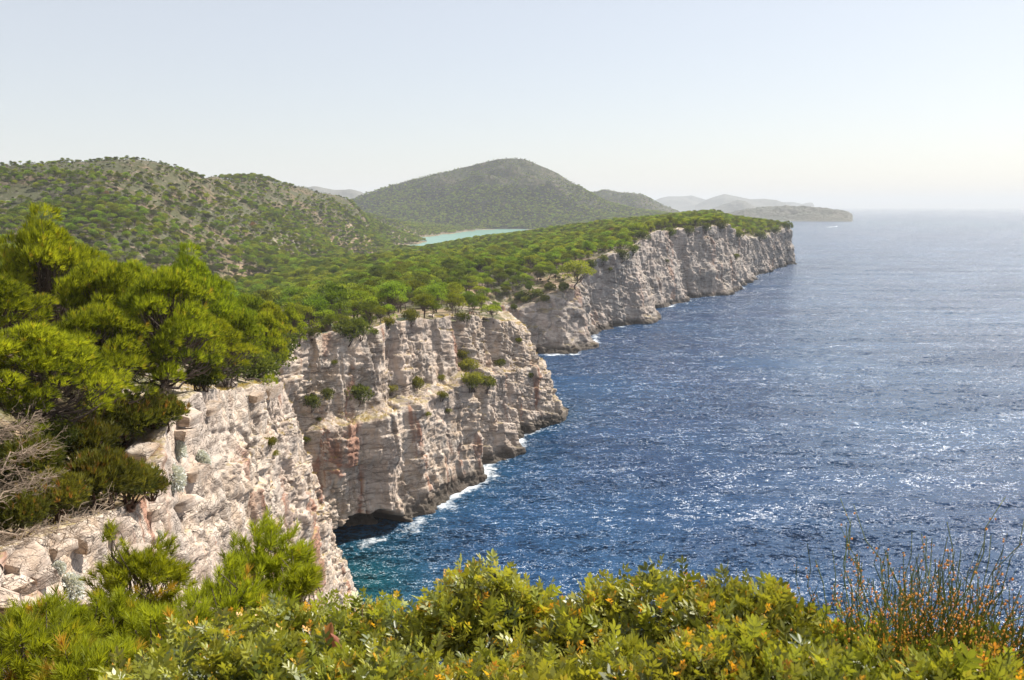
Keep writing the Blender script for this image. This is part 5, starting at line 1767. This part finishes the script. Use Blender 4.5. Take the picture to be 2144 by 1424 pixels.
# dry red leaves caught in the shrub
rs = np.random.RandomState(77)
for px, py, D, lb in [(690, 1330, 2.75, 'curled dry red leaf caught upright in the shrub in front of the cove'), (720, 1345, 2.72, 'second dry red leaf, just right of the upright one')]:
    V_, F_ = [], []
    for i in range(7):
        u = i / 6.0
        w = 0.018 * math.sin(math.pi * (0.08 + 0.9 * u))
        for j in (-1, 0, 1):
            V_.append((j * w, 0.012 * abs(j) + 0.02 * math.sin(u * 2.5), 0.085 * u))
    o = obj('dry_leaf', mesh_np('dry_leaf', V_, grid_faces(7, 3), [M_RED], True))
    o.location = at_d(px, py + 25, D)
    o.rotation_euler = (rs.uniform(-0.5, 0.2), rs.uniform(-0.5, 0.5), rs.uniform(-1, 1))
    tag(o, lb, 'leaf', 'dry red leaves')

# ------------------------------------------------------------------ broom with orange pods at the right
def broom(name, label, px, py, D, n, seed, spread, hmin, hmax):
    rs = np.random.RandomState(seed)
    base = at_d(px, py, D)
    t = thing(name, label, 'shrub', base, group='broom plants at the right')
    st, pd = Soup(), Soup()
    for k in range(n):
        r0 = rs.normal(size=2) * 0.10
        lean = rs.normal(size=2) * spread * 0.5 + np.array([r0[0] * 1.5 + spread * 0.22, r0[1]])
        h = rs.uniform(hmin, hmax) * (1.0 if rs.rand() < 0.25 else 0.68)
        e = np.array([r0[0] + lean[0] * h, r0[1] + lean[1] * h, h])
        p, rd = limb(rs, (r0[0], r0[1], -0.1), e, 0.0026, 0.0012, 8, 0.05)
        st.add(*tube(p, rd, 4), rs.uniform(0.1, 0.9))
        for j in range(rs.randint(4, 10)):
            u = rs.uniform(0.28, 1.0)
            q = np.array([np.interp(u * 7, np.arange(8), p[:, c]) for c in range(3)])
            d = rdirs(rs, 1)[0]
            q2 = q + d * rs.uniform(0.003, 0.012)
            a = rs.uniform(0.0020, 0.0040)
            o8 = np.array([(1, 0, 0), (-1, 0, 0), (0, 1, 0), (0, -1, 0), (0, 0, 1.3), (0, 0, -1.3)]) * a + q2
            f8 = np.array([(0, 2, 4), (2, 1, 4), (1, 3, 4), (3, 0, 4), (2, 0, 5), (1, 2, 5), (3, 1, 5), (0, 3, 5)])
            pd.add(o8, f8, rs.uniform(0.1, 0.9))
        for j in range(rs.randint(0, 3)):
            u = rs.uniform(0.35, 0.75)
            q = np.array([np.interp(u * 7, np.arange(8), p[:, c]) for c in range(3)])
            e2 = q + unit(unit(e) + rdirs(rs, 1)[0] * 0.35) * h * rs.uniform(0.15, 0.35)
            p2, rd2 = limb(rs, q, e2, 0.0013, 0.0006, 5, 0.05)
            st.add(*tube(p2, rd2, 3), rs.uniform(0.1, 0.9))
            for _ in range(4):
                q2 = p2[rs.randint(1, 5)] + rdirs(rs, 1)[0] * 0.006
                a = rs.uniform(0.0020, 0.0036)
                pd.add(np.array([(1, 0, 0), (-1, 0, 0), (0, 1, 0), (0, -1, 0), (0, 0, 1.3), (0, 0, -1.3)]) * a + q2,
                       np.array([(0, 2, 4), (2, 1, 4), (1, 3, 4), (3, 0, 4), (2, 0, 5), (1, 2, 5), (3, 1, 5), (0, 3, 5)]), rs.uniform(0.1, 0.9))
    a = obj('stem', st.mesh('broom_stems', [M_BROOM], True), t)
    a['kind'] = 'stuff'
    b_ = obj('pod', pd.mesh('broom_pods', [M_POD]), t)
    b_['kind'] = 'stuff'


broom('broom_shrub', 'tall broom with the longest stems of orange pods at the right', 1960, 1400, 2.5, 210, 1, 0.75, 0.14, 0.46)
broom('broom_shrub', 'broom leaning out over the sea in the bottom right corner', 2085, 1430, 2.45, 170, 2, 0.8, 0.13, 0.36)
broom('broom_shrub', 'thinner broom left of the tall one, behind the low leathery shrub', 1840, 1400, 2.7, 95, 3, 0.6, 0.16, 0.42)
broom('broom_shrub', 'few single broom stems standing before the water, left of the thinner broom', 1735, 1400, 2.8, 14, 4, 0.5, 0.24, 0.40)

# ------------------------------------------------------------------ people, railings and the boat
def mat_plain(name, c, rough=0.7):
    m, nt, out = new_mat(name)
    b_ = nt.nodes.new('ShaderNodeBsdfPrincipled')
    b_.inputs['Base Color'].default_value = (*c, 1)
    b_.inputs['Roughness'].default_value = rough
    nt.links.new(b_.outputs[0], out.inputs['Surface'])
    return m


M_SKIN = mat_plain('skin', (0.48, 0.28, 0.19))
M_HAIR = mat_plain('hair', (0.035, 0.022, 0.015))
CLOTH = {k: mat_plain(k + '_cloth', c) for k, c in dict(red=(0.55, 0.06, 0.04), white=(0.80, 0.79, 0.77), navy=(0.03, 0.04, 0.10), black=(0.02, 0.02, 0.022), pink=(0.62, 0.26, 0.24), grey=(0.28, 0.29, 0.30), blue=(0.10, 0.2, 0.42)).items()}


def skin_mesh(name, verts, edges, radii, mat):
    me = bpy.data.meshes.new(name)
    me.from_pydata(verts, edges, [])
    o = bpy.data.objects.new(name, me)
    COL.objects.link(o)
    o.modifiers.new('skin', 'SKIN')
    sv = me.skin_vertices[0].data
    for v, r in zip(sv, radii):
        v.radius = (r, r) if not hasattr(r, '__len__') else r
    sv[0].use_root = True
    ss = o.modifiers.new('sub', 'SUBSURF')
    ss.levels = ss.render_levels = 1
    dg = bpy.context.evaluated_depsgraph_get()
    m2 = bpy.data.meshes.new_from_object(o.evaluated_get(dg))
    bpy.data.objects.remove(o)
    m2.materials.clear()
    m2.materials.append(mat)
    m2.polygons.foreach_set('use_smooth', np.ones(len(m2.polygons), bool))
    return m2


def person_parts(arm):
    """1.72 m: one body; shirt, shorts and hair fit over it. ARM: 'rest' hangs, 'rail' leans on a rail, 'up' raises a hand to the face"""
    el = {'rest': ((0.24, 0.0, 1.12), (0.25, 0.06, 0.86)), 'rail': ((0.22, 0.12, 1.14), (0.16, 0.36, 1.06)), 'up': ((0.30, 0.10, 1.20), (0.14, 0.20, 1.48))}[arm]
    v = [(0, 0, 0.93), (0, 0, 1.12), (0, 0, 1.36), (0, 0.01, 1.46), (0, 0.02, 1.56), (0, 0.03, 1.66)]
    e = [(0, 1), (1, 2), (2, 3), (3, 4), (4, 5)]
    r = [(0.15, 0.11), (0.135, 0.10), (0.16, 0.11), 0.055, 0.085, 0.075]
    for sx in (-1, 1):
        a = el if sx > 0 or arm == 'rail' else ((0.24, 0.0, 1.12), (0.25, 0.06, 0.86))
        n = len(v)
        v += [(sx * 0.17, 0, 1.38), (sx * a[0][0], a[0][1], a[0][2]), (sx * a[1][0], a[1][1], a[1][2]), (sx * a[1][0], a[1][1] + 0.03, a[1][2] - 0.09)]
        e += [(2, n), (n, n + 1), (n + 1, n + 2), (n + 2, n + 3)]
        r += [0.058, 0.042, 0.032, 0.036]
        n = len(v)
        v += [(sx * 0.10, 0, 0.86), (sx * 0.11, 0.01, 0.48), (sx * 0.12, -0.01, 0.08), (sx * 0.13, 0.14, 0.035)]
        e += [(0, n), (n, n + 1), (n + 1, n + 2), (n + 2, n + 3)]
        r += [0.085, 0.06, 0.042, 0.036]
    body = skin_mesh('person_body', v, e, r, M_SKIN)
    shirt = skin_mesh('person_shirt', [(0, 0, 0.98), (0, 0, 1.14), (0, 0, 1.37), (-0.17, 0, 1.385), (0.17, 0, 1.385), (-0.225, 0.01, 1.24), (0.225, 0.01, 1.24)],
                      [(0, 1), (1, 2), (2, 3), (2, 4), (3, 5), (4, 6)], [(0.165, 0.125), (0.15, 0.115), (0.175, 0.125), 0.072, 0.072, 0.06, 0.06], CLOTH['white'])
    shorts = skin_mesh('person_shorts', [(0, 0, 0.96), (0, 0, 0.88), (-0.10, 0, 0.84), (0.10, 0, 0.84), (-0.11, 0.01, 0.55), (0.11, 0.01, 0.55)],
                       [(0, 1), (1, 2), (1, 3), (2, 4), (3, 5)], [(0.16, 0.12), (0.16, 0.12), 0.10, 0.10, 0.085, 0.085], CLOTH['navy'])
    hair = skin_mesh('person_hair', [(0, -0.02, 1.61), (0, 0.0, 1.68), (0, 0.04, 1.70)], [(0, 1), (1, 2)], [0.088, 0.086, 0.06], M_HAIR)
    return body, shirt, shorts, hair


PP = {k: person_parts(k) for k in ('rest', 'rail', 'up')}


def person(label, loc, rz, pose, shirt, shorts, group=None, skin_only=False):
    t = thing('person', label, 'person', loc, rz, 1.0, group)
    for nm, me, mt in zip(('body', 'shirt', 'shorts', 'hair'), PP[pose], (None, shirt, shorts, None)):
        if nm == 'shirt' and skin_only:
            continue
        o = obj(nm, me, t)
        if mt:
            o.material_slots[0].link = 'OBJECT'
            o.material_slots[0].material = CLOTH[mt]


def top_at(px, D):
    """standing height on the rock or land at a bearing and distance"""
    g = ground_at(px, D)
    z = g[2]
    for ob in SOLID:
        ok_, loc, nor, _ = ob.ray_cast(Vector((g[0], g[1], 200)), Vector((0, 0, -1)))
        if ok_:
            z = max(z, loc.z)
    return A(g[0], g[1], z)


def rim(px, back):
    """a spot BACK metres behind the cliff edge of the headland on a bearing"""
    d = ray(px, 432)[:2]
    d = d / np.linalg.norm(d)
    for D in np.arange(150, 330, 0.5):
        q = d * D
        if inside(q[0], q[1]) and edge_dist(q[0], q[1]) >= back and D > 160:
            return top_at(px, D)
    return top_at(px, 250)


M_FENCE = mat_plain('green_wire', (0.05, 0.13, 0.09), 0.5)
M_STEEL = mat_plain('fence_post', (0.10, 0.16, 0.13), 0.5)
M_RAILW = mat_plain('rail_wood', (0.075, 0.055, 0.04), 0.8)


def bar(s_, a, b_, r, n=5):
    s_.add(*tube(np.array([a, b_]), [r, r], n))


def railing(name, label, pts, h, mat, rails, wire=False):
    t = thing(name, label, 'fence' if wire else 'railing', pts[0])
    o0 = np.asarray(pts[0])
    posts = [np.asarray(p) - o0 for p in pts]
    for p in posts:
        s_ = Soup()
        bar(s_, p - [0, 0, 0.4], p + [0, 0, h + 0.03], 0.06)
        obj('post', s_.mesh('post', [M_STEEL if wire else mat]), t)
    for k in range(rails):
        for a, b_ in zip(posts[:-1], posts[1:]):
            s_ = Soup()
            z = h * (1 - 0.45 * k)
            bar(s_, a + [0, 0, z], b_ + [0, 0, z], 0.055)
            obj('rail', s_.mesh('rail', [mat]), t)
    if wire:
        s_ = Soup()
        for a, b_ in zip(posts[:-1], posts[1:]):
            L = np.linalg.norm(b_ - a)
            n = int(L / 0.12)
            for i in range(1, n):
                q = a + (b_ - a) * i / n
                bar(s_, q + [0, 0, 0.05], q + [0, 0, h], 0.012, 3)
            for z in np.arange(0.1, h, 0.14):
                bar(s_, a + [0, 0, z], b_ + [0, 0, z], 0.012, 3)
        w_ = obj('wire_mesh', s_.mesh('wire', [M_FENCE]), t)
        w_['kind'] = 'stuff'


railing('wire_fence', 'green wire fence with grey posts at the wood edge, right of the person in red', [rim(px, 5.5) for px in (826, 842, 858, 874)], 1.9, M_FENCE, 1, True)
railing('handrail', 'sloping green handrail left of the person in red', [rim(px, 4.5) for px in (788, 801, 814)], 1.0, M_FENCE, 2)
railing('wooden_railing', 'dark wooden railing on the headland where several people stand', [rim(px, 5.0) for px in (938, 955, 972, 990, 1008)], 1.05, M_RAILW, 2)
railing('handrail', 'green handrail beside the person in white on the rim', [rim(px, 5.0) for px in (638, 652, 668, 684)], 1.0, M_FENCE, 1)

person('person in a red top at the end of the sloping green handrail', rim(817, 4.0), 2.9, 'up', 'red', 'pink')
person('person in white standing by the rim between the dark bushes', rim(634, 4.2), 2.6, 'rest', 'white', 'pink')
PG = 'people at the wooden railing'
for px, back, pose, sh_, so_, lb in [(982, 6.0, 'rail', 'pink', 'black', 'person in pink, leftmost of the people at the wooden railing'), (986, 6.6, 'rest', 'black', 'navy', 'person in black standing behind the one in pink at the railing'),
                                     (990, 6.0, 'rail', 'grey', 'black', 'person in grey leaning on the middle of the wooden railing'), (996, 6.2, 'up', 'white', 'navy', 'person in white at the wooden railing, raising a hand'),
                                     (1002, 6.0, 'rest', 'blue', 'grey', 'person in blue, rightmost at the wooden railing')]:
    person(lb, rim(px, back), 2.8 + rnd.uniform(-0.4, 0.4), pose, sh_, so_, PG)
for k, (px, D) in enumerate([(492, 640), (497, 643), (502, 640), (508, 645), (514, 642), (521, 640), (527, 644)]):
    person('tiny person in %s standing on the pale terrace in the valley' % ('white, at the left end,', 'navy', 'pink', 'red', 'white, in the middle,', 'black', 'blue')[k], top_at(px, D), rnd.uniform(0, 6), 'rest', ('white', 'navy', 'pink', 'red', 'white', 'black', 'blue')[k], 'navy', 'people on the valley terrace')
# the pale terrace they stand on
tp_ = [ground_at(px, D) for px, D in ((484, 632), (534, 632), (540, 652), (480, 652))]
zt_ = max(p[2] for p in tp_) + 0.05
cv = [(p[0], p[1], zt_ - 3) for p in tp_] + [(p[0], p[1], zt_) for p in tp_]
me = mesh_np('terrace', cv, np.array([(4, 5, 6, 7), (0, 1, 5, 4), (1, 2, 6, 5), (2, 3, 7, 6), (3, 0, 4, 7)]), [M_ROCK_NEAR])
tag(obj('terrace', me), 'pale stone terrace in the valley clearing', 'terrace', kind='structure')

# the motor boat and its wake
bp = W(1752, 474.5)
hd = W(1690, 478.5) - bp
hd = unit(-hd)                                    # heading
bt = thing('motor_boat', 'small white motor boat speeding right beyond the last cliff', 'boat', bp, math.atan2(hd[1], hd[0]))
hull = Soup()
L, B_ = 11.0, 1.7
xs_ = np.linspace(-L / 2, L / 2, 9)
wd = B_ * np.array([0.92, 0.97, 1, 1, 0.98, 0.9, 0.72, 0.42, 0.04])
sheer = np.array([1.1, 1.1, 1.12, 1.15, 1.2, 1.3, 1.42, 1.55, 1.7])
keel = np.array([-0.3, -0.32, -0.34, -0.34, -0.32, -0.25, -0.05, 0.4, 1.3])
rows = np.stack([np.stack([xs_, wd, sheer], -1), np.stack([xs_, wd * 0.82, keel * 0.4 + 0.1], -1), np.stack([xs_, 0 * xs_, keel], -1), np.stack([xs_, -wd * 0.82, keel * 0.4 + 0.1], -1), np.stack([xs_, -wd, sheer], -1),
                 np.stack([xs_, 0 * xs_, sheer + 0.06], -1), np.stack([xs_, wd, sheer + 0.002], -1)], 0)
hull.add(rows.reshape(-1, 3), grid_faces(7, 9))
hull.add(rows[:6, 0].reshape(-1, 3), np.array([(0, 1, 2, 5), (2, 3, 4, 5)]))
obj('hull', hull.mesh('hull', [CLOTH['white']]), bt)
cb = Soup()
c0 = np.array([(-1.2, -1.1, 1.1), (2.2, -1.0, 1.2), (2.2, 1.0, 1.2), (-1.2, 1.1, 1.1), (-1.0, -0.95, 2.7), (0.9, -0.85, 2.7), (0.9, 0.85, 2.7), (-1.0, 0.95, 2.7)])
cb.add(c0, np.array([(0, 1, 5, 4), (1, 2, 6, 5), (2, 3, 7, 6), (3, 0, 4, 7), (4, 5, 6, 7)]))
cab = obj('cabin', cb.mesh('cabin', [CLOTH['white']]), bt)
wsd = Soup()
wsd.add(np.array([(2.05, -0.8, 1.5), (2.05, 0.8, 1.5), (1.12, 0.72, 2.55), (1.12, -0.72, 2.55)]) + [0.06, 0, 0.03], np.array([(0, 1, 2, 3)]))
obj('windscreen', wsd.mesh('windscreen', [CLOTH['black']]), cab)
M_FOAM = mat_plain('white_foam', (0.82, 0.85, 0.87), 0.9)
wk = Soup()
n = 70
u = np.linspace(0, 1, n)
Lw = 118.0
half = 1.6 + 4.0 * u ** 0.8
lf, rt = -half * (1 + 0.35 * RS.normal(size=n)), half * (1 + 0.35 * RS.normal(size=n))
hgt = 0.75 * np.exp(-u * 4) + 0.12
pts = np.stack([np.stack([-4 - u * Lw, lf, 0 * u + 0.03], -1), np.stack([-4 - u * Lw, lf * 0.4, hgt], -1), np.stack([-4 - u * Lw, rt * 0.4, hgt], -1), np.stack([-4 - u * Lw, rt, 0 * u + 0.03], -1)], 1)
cr_, sr_ = math.cos(math.atan2(hd[1], hd[0])), math.sin(math.atan2(hd[1], hd[0]))
pts = pts.reshape(-1, 3) @ np.array([[cr_, sr_, 0], [-sr_, cr_, 0], [0, 0, 1]]) + bp
wk.add(pts, grid_faces(n, 4))
tag(obj('wake', wk.mesh('wake', [M_FOAM], True)), 'white foaming wake trailing behind the motor boat', 'wake', kind='stuff')
